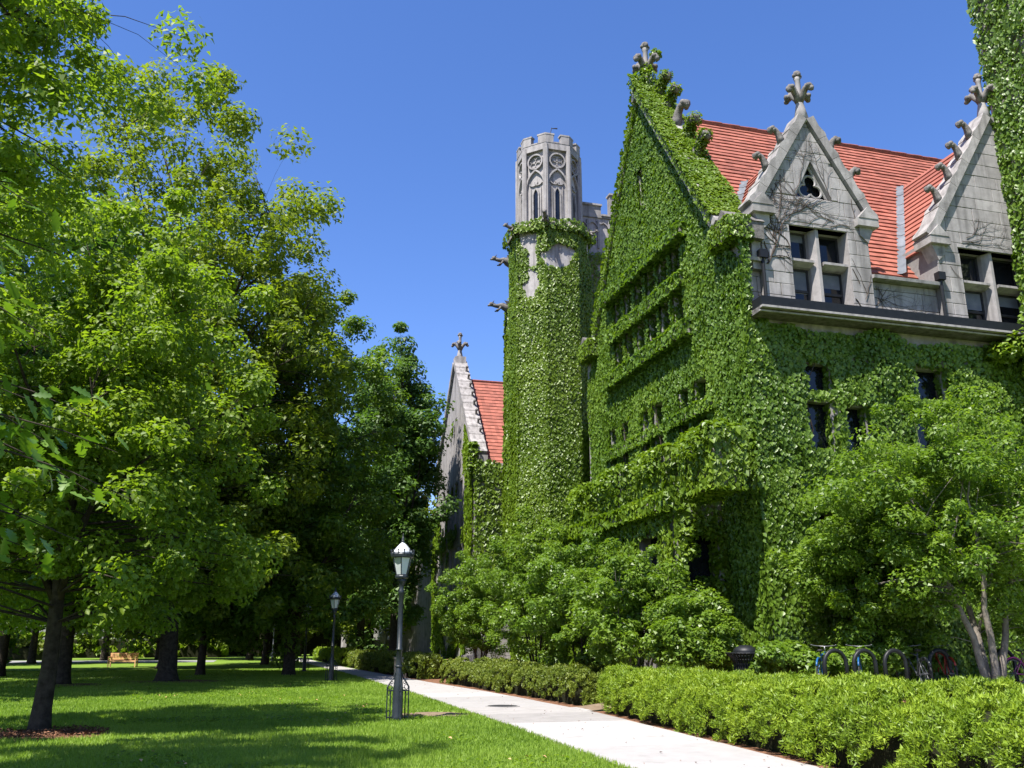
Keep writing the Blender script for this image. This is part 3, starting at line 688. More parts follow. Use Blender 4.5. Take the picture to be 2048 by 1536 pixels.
# ---- parapet panels between the dormers
def parapet(x0, x1, zc, seed):
    p = MB().box(x0, x1, FY + .26, FY + .5, 11.2, zc - .12).build('parapet', 'mortar', hall)
    ashlar(lambda s, t, d: (s, FY + .2 - d, t), [(x0, 11.2), (x1, 11.2), (x1, zc - .14), (x0, zc - .14)], [], p, 'stone_clean', .5, 1.1, .08, seed)
    MB().prism([(x0 - .03, FY - .10, zc - .12), (x0 - .03, FY - .12, zc - .02), (x0 - .03, FY + .2, zc + .08), (x0 - .03, FY + .6, zc + .08), (x0 - .03, FY + .6, zc - .12)], (x1 - x0 + .06, 0, 0)).build('parapet_coping', 'stone_clean', p)
parapet(17.83, 20.32, 12.66, 5); parapet(13.45, 13.97, 12.75, 6)
for xp in (13.93, 20.28):
    mb = MB().tube([(xp, FY - .09, 11.2), (xp, FY - .09, 12.72)], .055, 8); mb.box(xp - .13, xp + .13, FY - .2, FY + .02, 12.72, 12.98); mb.build('downpipe', 'black', hall)
# corner strip beside the gable
MB().box(GX + .02, GX + .19, FY + .03, FY + .5, 11.2, 13.3).build('corner_pier', 'stone_clean', hall)

# ================================================================== octagons
def octo(c, r, z, rot=22.5): return [(c[0] + r * math.cos(R(rot + 45 * k)), c[1] + r * math.sin(R(rot + 45 * k)), z) for k in range(8)]
def octo_quads(c, r, z0, z1, faces=range(8), r1=None):
    lo, hi = octo(c, r, z0), octo(c, r1 or r, z1)
    return [(lo[k], lo[(k + 1) % 8], hi[(k + 1) % 8], hi[k]) for k in faces]
def octo_prism(c, r, z0, z1): return MB().prism(octo(c, r, z0), (0, 0, z1 - z0))

# ---- right-hand ivy turret
TC, TR = (26.05, 21.0), 2.68
turret = thing('corner_turret', 'tall ivy-clad octagonal stair turret cut off by the right edge of the picture', 'turret', (TC[0], TC[1], .6))
octo_prism(TC, TR, .4, 26.5).build('turret_wall', 'stone', turret)
octo_prism(TC, TR + .25, 26.51, 27.3).build('parapet', 'stone', turret)

# ---- ivy tower with its open octagonal top
WC = (15.5, 47.2); WR = 1.9
tower = thing('gothic_tower', 'ivy-clad gothic stone tower topped by an embattled octagonal turret', 'tower', (WC[0], WC[1], .6))
octo_prism(WC, 2.3, .4, 24.75).build('shaft', 'stone_clean', tower)
body = MB().box(16.0, 25, 48.2, 55.2, .4, 27.3).build('tower_body', 'stone_clean', tower)
PC = (14.75, 50.4)
octo_prism(PC, 1.05, .4, 21.6).build('buttress', 'stone_clean', tower)
octo_prism(PC, .85, 21.61, 24.6).build('buttress', 'stone_clean', tower)
mb = MB()
for k in range(8):
    a, b = octo(PC, .86, 0)[k][:2], octo(PC, .86, 0)[(k + 1) % 8][:2]
    for f in (.2, .5, .8): mb.tube([(a[0] + (b[0] - a[0]) * f, a[1] + (b[1] - a[1]) * f, 21.7), (a[0] + (b[0] - a[0]) * f, a[1] + (b[1] - a[1]) * f, 24.5)], .05, 4)
mb.build('buttress_ribs', 'stone_clean', tower)
MB().prism(octo(PC, 1.15, 24.61), (0, 0, .3)).build('buttress_cap', 'stone_dark', tower)
octo_prism(WC, 2.55, 24.76, 25.0).build('cornice', 'stone', tower)
octo_prism(WC, 2.33, 25.01, 25.2).build('plinth', 'stone_clean', tower)
top = octo_prism(WC, WR - .16, 25.21, 30.0).build('turret', 'stone_clean', tower)
for p in octo(WC, WR - .04, 0):
    MB().tube([(p[0], p[1], 25.21), (p[0], p[1], 30.3)], .17, 6).build('pier', 'stone_clean', top)
    MB().tube([(WC[0] + (p[0] - WC[0]) * 1.06, WC[1] + (p[1] - WC[1]) * 1.06, 25.21), (WC[0] + (p[0] - WC[0]) * 1.06, WC[1] + (p[1] - WC[1]) * 1.06, 30.0)], .07, 5).build('shaftlet', 'stone_clean', top)
def rib(mb, Mf, pts, wd, d0, d1):
    for i in range(len(pts) - 1):
        (a, b), (c, d) = pts[i], pts[i + 1]; l = math.hypot(c - a, d - b)
        if l < 1e-6: continue
        ns, nt2 = -(d - b) / l * wd / 2, (c - a) / l * wd / 2
        V = [Mf(a + ns, b + nt2, d0), Mf(c + ns, d + nt2, d0), Mf(c - ns, d - nt2, d0), Mf(a - ns, b - nt2, d0)]
        V += [Mf(a + ns, b + nt2, d1), Mf(c + ns, d + nt2, d1), Mf(c - ns, d - nt2, d1), Mf(a - ns, b - nt2, d1)]
        mb.add(V, [(3, 2, 1, 0), (4, 5, 6, 7), (0, 1, 5, 4), (1, 2, 6, 5), (2, 3, 7, 6), (3, 0, 4, 7)])
def arch(w_, zs, za, n=7):
    """pointed arch outline from (-w,zs) over (0,za) to (w,zs)"""
    h = za - zs; rr = (w_ * w_ + h * h) / (2 * w_); pts = []
    a1 = math.asin(min(1, h / rr))
    for i in range(n + 1):
        a = a1 * i / n; pts.append((-w_ + rr - rr * math.cos(a), zs + rr * math.sin(a)))
    return pts + [(-x, z) for x, z in pts[-2::-1]]
ap = (WR - .16) * math.cos(R(22.5)); fw = 2 * (WR - .16) * math.sin(R(22.5))
for k in range(8):
    th = R(45 + 45 * k); n_ = (math.cos(th), math.sin(th)); t_ = (-n_[1], n_[0])
    Mf = lambda s, t, d, n_=n_, t_=t_: (WC[0] + n_[0] * (ap + d) + t_[0] * s, WC[1] + n_[1] * (ap + d) + t_[1] * s, t)
    mb = MB(); hw = fw / 2 - .06
    rib(mb, Mf, [(-hw, 25.3)] + arch(hw, 27.7, 28.75) + [(hw, 25.3)], .10, -.02, .15)
    rib(mb, Mf, [(.47 * math.cos(R(i * 20)), 29.30 + .47 * math.sin(R(i * 20))) for i in range(19)], .09, -.02, .16)
    for s in (-.33, .33):
        rib(mb, Mf, [(s, 25.3), (s, 27.6)], .05, -.02, .07)
    rib(mb, Mf, [(.27 * math.cos(R(200 + i * 20)) - .16, 28.0 + .24 * math.sin(R(200 + i * 20))) for i in range(9)], .05, -.02, .09)
    rib(mb, Mf, [(.27 * math.cos(R(180 + i * 20)) + .16, 28.0 + .24 * math.sin(R(180 + i * 20))) for i in range(9)], .05, -.02, .09)
    for c in ((-.17, 29.42), (.17, 29.42), (-.17, 29.12), (.17, 29.12)):
        rib(mb, Mf, [(c[0] + .17 * math.cos(R(i * 40)), c[1] + .17 * math.sin(R(i * 40))) for i in range(10)], .035, -.02, .07)
    mb.build('tracery', 'stone_clean', top)
    la = [(-.19, 25.42)] + arch(.19, 27.1, 27.55) + [(.19, 25.42)]
    mb = MB(); rib(mb, Mf, la + [la[0]], .08, -.02, .10); mb.build('window_frame', 'stone', top)
    mesh_obj('window_pane', [Mf(a, b, .012) for a, b in la], [tuple(range(len(la)))], 'glass', top)
# battlement: a merlon wrapped round each corner
octo_prism(WC, WR + .04, 30.0, 30.42).build('parapet', 'stone_clean', top)
oo, oi = octo(WC, WR + .06, 0), octo(WC, WR - .26, 0)
def mix(p, q, f): return (p[0] + (q[0] - p[0]) * f, p[1] + (q[1] - p[1]) * f)
for k in range(8):
    a, b, c = oo[k - 1], oo[k], oo[(k + 1) % 8]; ai, bi, ci = oi[k - 1], oi[k], oi[(k + 1) % 8]
    q = [mix(b, a, .34), b[:2], mix(b, c, .34), mix(bi, ci, .34), bi[:2], mix(bi, ai, .34)]
    MB().prism([(x, y, 30.421) for x, y in q], (0, 0, .52)).build('merlon', 'stone_clean', top)
    cen = ((b[0] + bi[0]) / 2, (b[1] + bi[1]) / 2); q2 = [(cen[0] + (x - cen[0]) * 1.12, cen[1] + (y - cen[1]) * 1.12) for x, y in q]
    MB().prism([(x, y, 30.945) for x, y in q2], (0, 0, .1)).build('coping_stone', 'stone_clean', top)
    q3 = [mix(b, c, .36), mix(b, c, .64), mix(bi, ci, .64), mix(bi, ci, .36)]
    MB().prism([(x, y, 30.421) for x, y in q3], (0, 0, .09)).build('crenel_sill', 'stone_clean', top)
MB().lathe([(.5, 30.4), (.45, 31.2), (.25, 31.35), (.22, 31.6), (.12, 31.7)], (WC[0], WC[1], 0), 10).build('turret_cap', 'black', tower, True)
mb = MB().tube([(WC[0] + .05, WC[1], 31.6), (WC[0] + .25, WC[1], 32.6)], .025, 5)
mb.tube([(WC[0] + .25, WC[1], 32.55), (WC[0] + .62, WC[1], 32.6)], [.02, .05], 5); mb.build('wind_vane', 'black', tower)
# embattled parapet of the tower body, stepping to the right
tm = lambda s, t, d: (s, 48.2 - d, t)
x = 16.05
for i, (w_, z) in enumerate(((3.2, 28.1), (.62, 27.42), (1.3, 28.95), (.7, 27.42), (1.3, 28.3), (1.6, 27.5))):
    MB().box(x, x + w_ - .004, 48.1, 48.55, 27.305, z).build('merlon', 'stone', tower)
    MB().box(x - .06 if i in (2, 4) else x, x + w_ + (.05 if i in (0, 2) else -.005), 48.0, 48.6, z + .002, z + .12).build('coping_stone', 'stone_clean', tower)
    x += w_
mb = MB()
for i in range(10):
    s = 17.6 + i * .72; rib(mb, tm, [(s, 25.2), (s, 27.1)], .1, 0, .14)
    rib(mb, tm, [(s + .36 + a, b) for a, b in arch(.36, 26.5, 27.0, 4)], .07, 0, .10)
mb.build('blind_tracery', 'stone_clean', tower)
def gargoyle(p, out, s=1.0):
    o = Vector(out).normalized(); sd = Vector((-o.y, o.x, 0)); P = Vector(p); f = lambda a, b, c: P + o * a * s + sd * b * s + Vector((0, 0, c * s))
    mb = MB().tube([f(-.2, 0, -.25), f(.15, 0, 0), f(.5, 0, .12), f(.8, 0, .06), f(1.02, 0, .12)], [.22 * s, .24 * s, .18 * s, .12 * s, .13 * s], 7)
    mb.blob(f(1.12, 0, .14), .15 * s, 7, 5); mb.tube([f(1.15, 0, .10), f(1.34, 0, .02)], [.10 * s, .05 * s], 6)
    for e in (-1, 1):
        mb.tube([f(1.05, .08 * e, .22), f(.98, .14 * e, .36)], [.05 * s, .015 * s], 4)
        mb.tube([f(.55, .12 * e, 0), f(.68, .14 * e, -.2), f(.85, .13 * e, -.24)], [.08 * s, .06 * s, .04 * s], 5)
        mb.add([f(.1, .16 * e, .1), f(.35, .2 * e, .42), f(-.25, .25 * e, .35)], [(0, 1, 2)])
    mb.build('gargoyle', 'stone_dark', tower, True)
gargoyle((WC[0] - .9, WC[1] - 2.2, 24.95), (-.38, -.92, 0), .95)
gargoyle((WC[0] - 2.2, WC[1] - .8, 24.85), (-.92, -.38, 0), .8)
gargoyle((PC[0] - .85, PC[1] - .3, 24.45), (-1, -.1, 0), 1.0)
gargoyle((PC[0] - .95, PC[1] - .2, 21.45), (-1, -.05, 0), 1.0)
gargoyle((WC[0] + 1.9, WC[1] - 1.3, 24.9), (.7, -.7, 0), .6)

# ---- far hall with the second gable
FX = 13.25; fy0, fy1 = 56.7, 69.5; fm_ = (fy0 + fy1) / 2
far = thing('far_hall', 'far stone hall with narrow gable, cross finial and red roof beside the tower', 'building', (FX, fm_, .6))
fg = lambda s, t, d: (FX - d, s, t)
fhol = []
for i in range(6): fhol += [(58.6 + i * 1.5, 59.6 + i * 1.5, 9.2, 12.6), (58.6 + i * 1.5, 59.6 + i * 1.5, 4.6, 8.0)]
fhol += [(62.2, 62.9, 15.6, 17.4), (63.3, 64.0, 15.6, 17.4)]
wall_mesh(fg, [(fy0, .3), (fy1, .3), (fy1, 13.6), (fm_, 21.6), (fy0, 13.6)], fhol, .5).build('gable_wall', 'stone_clean', far)
for a, b, c, d in fhol: mesh_obj('window_pane', [fg(a, c, -.45), fg(b, c, -.45), fg(b, d, -.45), fg(a, d, -.45)], [(0, 1, 2, 3)], 'glass', far)
for i in range(6):
    for z0, z1 in ((9.2, 12.6), (4.6, 8.0)): MB().box(FX + .12, FX + .25, 59.04 + i * 1.5, 59.16 + i * 1.5, z0, z1).build('mullion', 'stone_clean', far)
MB().box(FX + .01, 24, fy0 - .3, fy0, .3, 13.0).build('side_wall', 'stone', far)
for sgn, ya in ((1, fy0), (-1, fy1)):
    MB().prism([(FX + .02, ya, 12.5), (FX + .02, fm_, 12.5), (FX + .02, fm_, 21.55), (FX + .02, ya, 13.55)], (.7, 0, 0)).build('gable_parapet', 'stone_clean', far)
    coping(far, fg, ya - sgn * .1, 13.5, fm_, 21.65, .2, -.8, .34, 12, 'stone_clean')
    MB().box(FX - .25, FX + .85, min(ya - sgn * .3, ya + sgn * .8), max(ya - sgn * .3, ya + sgn * .8), 12.9, 13.5).build('kneeler', 'stone', far)
    for i in range(8):
        t = .12 + .1 * i
        crocket(far, (FX + .6, fm_ - sgn * (fm_ - fy0) * t - sgn * .25, 21.75 - 8.1 * t + .1), (0, -sgn, 0), .6)
MB().box(FX - .1, FX + .7, fm_ - .4, fm_ + .4, 21.4, 22.2).build('gable_apex', 'stone_clean', far)
finial(far, (FX + .3, fm_, 22.15), 2.0, 'stone_clean', 1.2)
frf = MB().prism([(FX + .6, fy0 + .3, 12.6), (FX + .6, fm_, 20.2), (FX + .6, fy1 - .3, 12.6)], (14, 0, 0)).build('roof', 'ridge', far)
roof_slope(frf, (FX + .65, fy0 + .2, 12.75), (FX + 14, fy0 + .2, 12.75), (FX + .65, fm_, 20.45), 26, seed=4)
MB().tube([(FX + .7, fm_, 20.47), (FX + 14, fm_, 20.47)], .12, 6).build('ridge_tiles', 'ridge', frf)
# recessed range joining hall, tower and far hall
linkb = thing('link_range', 'shaded recessed stone range between the gabled hall and the tower', 'building', (17.5, 40, .6))
MB().box(17.4, 30, 35.25, 48.15, .3, 13.0).build('wall', 'stone', linkb); MB().box(17.4, 30, 55.25, 56.35, .3, 12.0).build('wall', 'stone', linkb)
nr = thing('north_range', 'far stone range continuing beyond the second gable behind the trees', 'building', (15, 90, .6))
MB().box(14.2, 30, 69.95, 128, .3, 12.0).build('wall', 'stone', nr); MB().prism([(14.0, 69.95, 12.01), (22, 69.95, 18), (30.2, 69.95, 12.01)], (0, 58, 0)).build('roof', 'tile', nr)

# ================================================================== IVY
def rect_keep(ax, holes, shrink=-.02):
    def f(P):
        k = np.ones(len(P), bool)
        for a, b, c, d in holes: k &= ~((P[:, ax] > a + shrink) & (P[:, ax] < b - shrink) & (P[:, 2] > c + shrink) & (P[:, 2] < d - shrink))
        return k
    return f
def box_quads(x0, x1, y0, y1, z0, z1, faces='-x-y+z-z+y'):
    q = {'-x': ((x0, y1, z0), (x0, y0, z0), (x0, y0, z1), (x0, y1, z1)), '-y': ((x0, y0, z0), (x1, y0, z0), (x1, y0, z1), (x0, y0, z1)),
         '+y': ((x1, y1, z0), (x0, y1, z0), (x0, y1, z1), (x1, y1, z1)), '+z': ((x0, y0, z1), (x1, y0, z1), (x1, y1, z1), (x0, y1, z1)),
         '-z': ((x0, y1, z0), (x1, y1, z0), (x1, y0, z0), (x0, y0, z0)), '+x': ((x1, y0, z0), (x1, y1, z0), (x1, y1, z1), (x1, y0, z1))}
    return [q[faces[i:i + 2]] for i in range(0, len(faces), 2)]
def ivy_thing(label, loc, lv, mat='ivy', stems=None):
    t = thing('climbing_ivy', label, 'ivy', loc, 'climbing ivy on the walls')
    lv.build('foliage', mat, t)
    if stems: stems.build('stems', 'vine', t)
    return t
def stem_tubes(Mf, s0, s1, t0, t1, n, seed):
    rd = random.Random(seed); mb = MB()
    for i in range(n):
        s = rd.uniform(s0, s1); t = t0; pts = []
        top_ = rd.uniform(.5, 1) * (t1 - t0) + t0
        while t < top_:
            pts.append(Mf(s, t, .03)); s = min(max(s + rd.uniform(-.35, .35), s0), s1); t += rd.uniform(.6, 1.2)
        if len(pts) > 2: mb.tube(pts, [.05 * (1 - .8 * j / len(pts)) for j in range(len(pts))], 4)
    return mb
# gable end
gk = rect_keep(1, gh)
def in_gable(P):
    return gk(P) & (P[:, 2] < 22.3 - np.abs(P[:, 1] - GM) * 9.8 / (GM - GY0))
lv = Leaves()
Q = [((GX, GY1, .6), (GX, GY0 - .02, .6), (GX, GY0 - .02, 22.4), (GX, GY1, 22.4))]
lv.quads(Q, 400, .13, .03, .15, .45, in_gable, 1)
lv.quads(Q, 90, .22, .01, .03, .45, in_gable, 2)
# leaves on the mullions and into the reveals
for a, b, c, d in gh:
    lv.quads([((GX, b, c), (GX + .3, b, c), (GX + .3, b, d), (GX, b, d)), ((GX + .3, a, c), (GX, a, c), (GX, a, d), (GX + .3, a, d)), ((GX, b, c), (GX, a, c), (GX + .3, a, c), (GX + .3, b, c))], 330, .13, .01, .03, over=.0)
for z0, z1, a, b, d in ((14.98, 15.25, 25.3, 32.3, .34), (13.28, 13.62, 25.6, 32.1, .20), (11.42, 11.75, 25.3, 32.4, .32), (8.63, 8.86, 24.2, 27.2, .16), (8.63, 8.86, 28.6, 32.9, .12)):
    lv.quads(box_quads(GX - d, GX, a, b, z0, z1), 300, .17, .03, .12)
ivy_thing('dense dark green ivy covering the tall gable end with its mullioned windows', (GX - .3, GM, .6), lv, 'ivy', stem_tubes(gable, 22.3, 34.5, .6, 12, 24, 2))
# coping ivy: near slope, kneelers, crockets, apex
lv = Leaves(); A_, B_ = (GY0 + .84, 14.46), (GM, 23.02)
nrm = np.array([0, -(B_[1] - A_[1]), B_[0] - A_[0]]); nrm /= np.linalg.norm(nrm)
def bare(P): return ~((np.abs(P[:, 2] - 19.75) < .42) & (P[:, 0] > GX + .2) & (P[:, 0] < GX + .9))
lv.quads([((GX - .48, A_[0], A_[1]), (GX + .76, A_[0], A_[1]), (GX + .76, B_[0], B_[1]), (GX - .48, B_[0], B_[1]))], 620, .13, .05, .14, .8, bare, 3, jit=.3, droop=.5)
lv.quads([((GX - .18, GM, 23.05), (GX + .76, GM, 23.05), (GX + .76, GY1 - .84, 14.46), (GX - .18, GY1 - .84, 14.46))], 150, .17, .0, .2, .8, None, 3)
lv.quads([((GX - .47, B_[0], B_[1] - .3), (GX - .47, A_[0], A_[1] - .3), (GX - .47, A_[0], A_[1] + .05), (GX - .47, B_[0], B_[1] + .05)),
          ((GX - .17, GY1 - .84, 13.9), (GX - .17, GM, 22.45), (GX - .17, GM, 22.95), (GX - .17, GY1 - .84, 14.4)), ((GX, GM, 22.4), (GX - .17, GM, 22.4), (GX - .17, GY1 - .84, 13.88), (GX, GY1 - .84, 13.88))], 330, .13, .01, .06)
lv.quads([((GX + .76, A_[0], A_[1] - .5), (GX + .76, B_[0], B_[1] - .5), (GX + .76, B_[0], B_[1]), (GX + .76, A_[0], A_[1]))], 200, .14, .0, .03)
for ya, sg in ((GY0, 1), (GY1, -1)):
    lv.quads(box_quads(GX - .44, GX + .42, min(ya - sg * .24, ya + sg * 1.05), max(ya - sg * .24, ya + sg * 1.05), 13.28, 13.95, '-x-y+z+y-z'), 330, .13, .0, .08, over=.02, keep=lambda P: P[:, 0] < GX + .1 + .5 * vn(P, 1.6, 71))
for i, c in enumerate(CR):
    if i == 2: continue
    k = np.array(c); lv.clumps([k + (0, 0, .1), k + (.06, -.18, .34), k + (.13, -.40, .58)], [.30, .26, .32], 260, .11, .9)
lv.clumps([(GX + .15, GM - .1, 23.15), (GX + .2, GM - .1, 23.5), (GX + .5, GM - .35, 24.05), (GX - .1, GM, 22.85), (GX + .1, GM - .2, 22.9)], [.42, .3, .26, .5, .5], 260, .11, 1)
ivy_thing('bright green ivy clothing the sloping coping and crockets of the tall gable', (GX + .4, GY0, 13.9), lv, 'ivy_tower')
# porch
lv = Leaves(); _p1, _p2 = rect_keep(1, ph, .05), rect_keep(0, psh, .0)
def pk(P): return np.where(P[:, 1] < 24.05, _p2(P), _p1(P))
lv.quads([((PX, 35.6, .6), (PX, 24.0, .6), (PX, 24.0, porch_z), (PX, 35.6, porch_z)), ((PX, 24.0, .6), (GX, 24.0, .6), (GX, 24.0, 6.2), (PX, 24.0, 6.2))], 230, .155, .03, .3, .6, pk, 4)
lv.quads(box_quads(PX - .27, PX + .3, 23.9, 35.6, porch_z - .25, porch_z + .02), 260, .18, .03, .22)
lv.quads([((PX, 24, porch_z), (GX, 24, porch_z), (GX, 35.6, porch_z), (PX, 35.6, porch_z))], 120, .2, .05, .4, .8)
for a, b, c, d in MERL: lv.quads(box_quads(PX, PX + .8, a, b, c, d), 300, .17, .02, .3, 1.1); lv.clumps([(PX + .4, (a + b) / 2 - .4, d + .02), (PX + .4, (a + b) / 2 + .4, d + .02)], [.72, .72], 420, .15, .5); lv.clumps([(PX - .12, (a + b) / 2 - .35, d - .35), (PX - .12, (a + b) / 2 + .35, d - .4)], [.5, .5], 160, .15, 1)
lv.quads([((12.95, 24.3, .6), (12.95, 24.0, .6), (12.95, 24.0, 4.95), (12.95, 24.3, 4.95)), ((11.85, 24.0, 4.95), (12.95, 24.0, 4.95), (12.95, 24.4, 4.95), (11.85, 24.4, 4.95))], 330, .15, .02, .1)
lv.clumps([(11.9 + .25 * i, 23.9, 4.9 - .12 * abs(i - 2)) for i in range(5)] + [(12.0, 23.85, 4.2), (12.9, 23.85, 4.0), (12.9, 23.85, 3.2)], [.3] * 8, 120, .15, 1)
ivy_thing('bright ivy heaped over the embattled porch below the gable windows', (PX, 28, .6), lv, 'ivy_tower')
# front wall under the gutter
lv = Leaves(); fk = rect_keep(0, fh)
def in_front(P):
    lim = 10.85 - .55 * vn(P * np.array([1, 0, 0]), .9, 3) - .5 * (vn(P * np.array([1, 0, 0]), .35, 6) > .66)
    return fk(P) & ((P[:, 2] < lim) | ((P[:, 0] < 13.9) & (P[:, 2] < 13.3)))
Q = [((GX - .02, FY, .6), (23.6, FY, .6), (23.6, FY, 13.4), (GX - .02, FY, 13.4))]
def nf(P): return in_front(P) & ((P[:, 2] < 10.78) | (P[:, 0] < 13.3 + .25 * vn(P, 1.2, 4)))
lv.quads(Q, 330, .13, .05, .5, .5, nf, 5); lv.quads(Q, 120, .2, .01, .08, .45, nf, 6)
for a, b, c, d in fh:
    lv.quads([((a, FY, c), (a, FY + .26, c), (a, FY + .26, d), (a, FY, d)), ((b, FY + .26, c), (b, FY, c), (b, FY, d), (b, FY + .26, d)), ((a, FY, c), (b, FY, c), (b, FY + .26, c), (a, FY + .26, c))], 330, .14, .01, .04, over=.0)
ivy_thing('glossy ivy hanging over the front wall under the black gutter', (18, FY - .3, .6), lv, 'ivy', stem_tubes(front, 13.5, 23, .6, 10.5, 20, 5))
# corner turret
lv = Leaves()
lv.quads(octo_quads(TC, TR, .6, 27.3, (3, 4, 5)), 190, .18, .04, .4, .55, None, 8)
ivy_thing('large-leaved ivy on the octagonal stair turret at the right edge', (TC[0] - 2.6, TC[1], .6), lv, 'ivy')
lv = Leaves(); lv.clumps([(22.6, 21.3, 10.6), (23.3, 20.6, 10.9), (21.9, 21.6, 10.3), (22.9, 20.9, 9.8)], [.8, .8, .55, .8], 330, .2, .6)
ivy_thing('drooping ivy bulge where the gutter meets the stair turret', (23, 20.9, 10), lv, 'ivy_tower')
# tower
def tk(P):
    b = .62 * vn(P * np.array([1.2, 1.2, 1.5]), .55, 21) + .38 * vn(P, 1.7, 22)
    thr = np.interp(P[:, 2], [0, 19.5, 20.5, 22.5, 24.3, 24.8], [-1, -1, .30, .40, .52, .42])
    slit = (np.abs(P[:, 2] - 23.1) < .75) & (np.abs((P[:, 0] - WC[0] + 1.5)) < .2) & (P[:, 1] < WC[1] - .8)
    return (b > thr) & ~slit
lv = Leaves()
lv.quads(octo_quads(WC, 2.3, .6, 24.75, (3, 4, 5, 6)), 260, .15, .03, .26, .5, tk, 9)
lv.quads(octo_quads(WC, 2.3, .6, 24.75, (3, 4, 5, 6)), 110, .22, .01, .04, .5, tk, 9)
lv.quads(octo_quads(PC, 1.05, .6, 21.6, (2, 3, 4, 5, 6), .95), 130, .23, .03, .3, .6, None, 10)
lv.quads(octo_quads(PC, .86, 21.6, 22.6, (3, 4, 5)), 60, .2, .03, .3, .6, lambda P: P[:, 2] < 21.7 + vn(P, 1.1, 3), 10)
lv.quads(octo_quads(WC, 2.55, 24.6, 25.05, (2, 3, 4, 5, 6, 7)), 190, .2, .02, .3, 1.0, lambda P: vn(P, .8, 31) > .22, 11)
lv.quads([(WC + (25.03,), octo(WC, 2.57, 25.03)[k], octo(WC, 2.57, 25.03)[(k + 1) % 8], WC + (25.03,)) for k in (3, 4, 5, 6)], 30, .18, .0, .15, 1, over=0, keep=lambda P: np.hypot(P[:, 0] - WC[0], P[:, 1] - WC[1]) > 2.2)
lv.quads([((16.2, 48.2, .6), (25, 48.2, .6), (25, 48.2, 26), (16.2, 48.2, 26))], 110, .19, .03, .35, .5, lambda P: P[:, 2] < 25.6 - 1.2 * vn(P, .8, 14), 12)
lv.quads([((13.85, 49.4, .6), (13.7, 48.1, .6), (13.85, 48.1, 19.8), (13.85, 49.4, 19.8))], 120, .23, .03, .3, .6, None, 10)
ivy_thing('ivy climbing the tower shaft, thinning to bare stone near the top', (WC[0] - 2, WC[1] - 1, .6), lv, 'ivy_tower', None)
# link wall and far hall
lv = Leaves()
lv.quads([((17.4, 48.1, .6), (17.4, 35.2, .6), (17.4, 35.2, 13), (17.4, 48.1, 13))], 60, .26, .03, .3, .5)
ivy_thing('shaded ivy on the recessed range behind the gable', (17, 40, .6), lv, 'ivy')
lv = Leaves(); fk2 = rect_keep(1, fhol, -.05)
def fkk(P): return fk2(P) & (.6 * vn(P, .35, 41) + .4 * vn(P, 1.1, 42) + .25 * (P[:, 1] < 59.3) - .035 * np.maximum(P[:, 2] - 11, 0) > .47)
lv.quads([((FX, fy1, .6), (FX, fy0, .6), (FX, fy0, 17), (FX, fy1, 17))], 90, .27, .03, .35, .5, lambda P: fkk(P) & (P[:, 2] < 20 - np.abs(P[:, 1] - fm_) * 1.0), 13)
lv.quads([((FX, fy0 - .3, .6), (24, fy0 - .3, .6), (24, fy0 - .3, 13), (FX, fy0 - .3, 13))], 70, .27, .03, .35, .5, None, 13)
lv.clumps([(FX - .1, fy0 - .2, 12.6 + .5 * i) for i in range(4)], [.7, .6, .5, .4], 120, .25)
ivy_thing('patchy ivy on the far hall, leaving pale stone bare between leaves', (FX, fy0, .6), lv, 'ivy_tower')

# bare vine stems over the first dormer
def vine(parent_label, Mf, roots, seed, inside):
    rd = random.Random(seed); mb = MB()
    def grow(s, t, ang, r, depth, n):
        pts = [Mf(s, t, .03)]; rr = [r]
        for i in range(n):
            ang += rd.uniform(-.32, .32) + .05 * math.sin(i)
            s2, t2 = s + math.cos(ang) * .13, t + math.sin(ang) * .13
            if not inside(s2, t2): break
            s, t = s2, t2; pts.append(Mf(s, t, .024)); rr.append(r * (1 - .75 * (i + 1) / n))
            if depth > 0 and rd.random() < .38: grow(s, t, ang + rd.choice((-1, 1)) * rd.uniform(.5, 1.1), rr[-1] * .75, depth - 1, int(n * .62))
        if len(pts) > 1: mb.tube(pts, rr, 3, False)
    for (s, t, a, r, n) in roots: grow(s, t, a, r * .8, 3, n)
    v = thing('bare_vine', parent_label, 'vine', Mf(roots[0][0], roots[0][1], 0)); mb.build('stems', 'vine', v); return v
def in_d1(s, t): return 14.05 < s < 17.75 and 11.3 < t < 14.5 + (1.9 - abs(s - 15.92)) * 1.6 and not (14.98 < s < 17.08 and 11.2 < t < 14.06) and not (abs(s - 15.98) < .6 * (16.3 - t) / 1.2 and 15.05 < t < 16.3)
vine('leafless creeper tendrils fanned over the small central stone dormer', front, [(14.1, 12.6, .7, .028, 26), (14.15, 12.6, 1.2, .026, 30), (14.15, 12.7, 1.4, .024, 34), (14.95, 13.2, 1.57, .022, 24), (14.9, 14.3, .35, .02, 26), (14.7, 14.4, 1.2, .02, 26), (14.6, 13.2, 1.6, .018, 22), (17.35, 11.35, 1.6, .022, 30), (17.45, 11.8, 1.3, .016, 24), (17.3, 12.3, 1.9, .016, 22), (17.5, 14.3, 2.2, .016, 22), (16.6, 14.3, 2.6, .018, 24), (17.2, 14.2, 2.9, .016, 24), (15.3, 15.2, 1.1, .016, 18), (16.6, 15.1, 1.9, .016, 20)], 5, in_d1)
par = lambda s, t, d: (s, FY + .2 - d, t)
vine('sparse bare tendrils on the parapet panel between the two dormers', par, [(17.9, 11.4, .3, .014, 16), (17.9, 11.7, .2, .014, 18), (17.9, 11.3, .1, .014, 18), (17.95, 12.0, -.1, .012, 14)], 9, lambda s, t: 17.86 < s < 20.2 and 11.25 < t < 12.4)
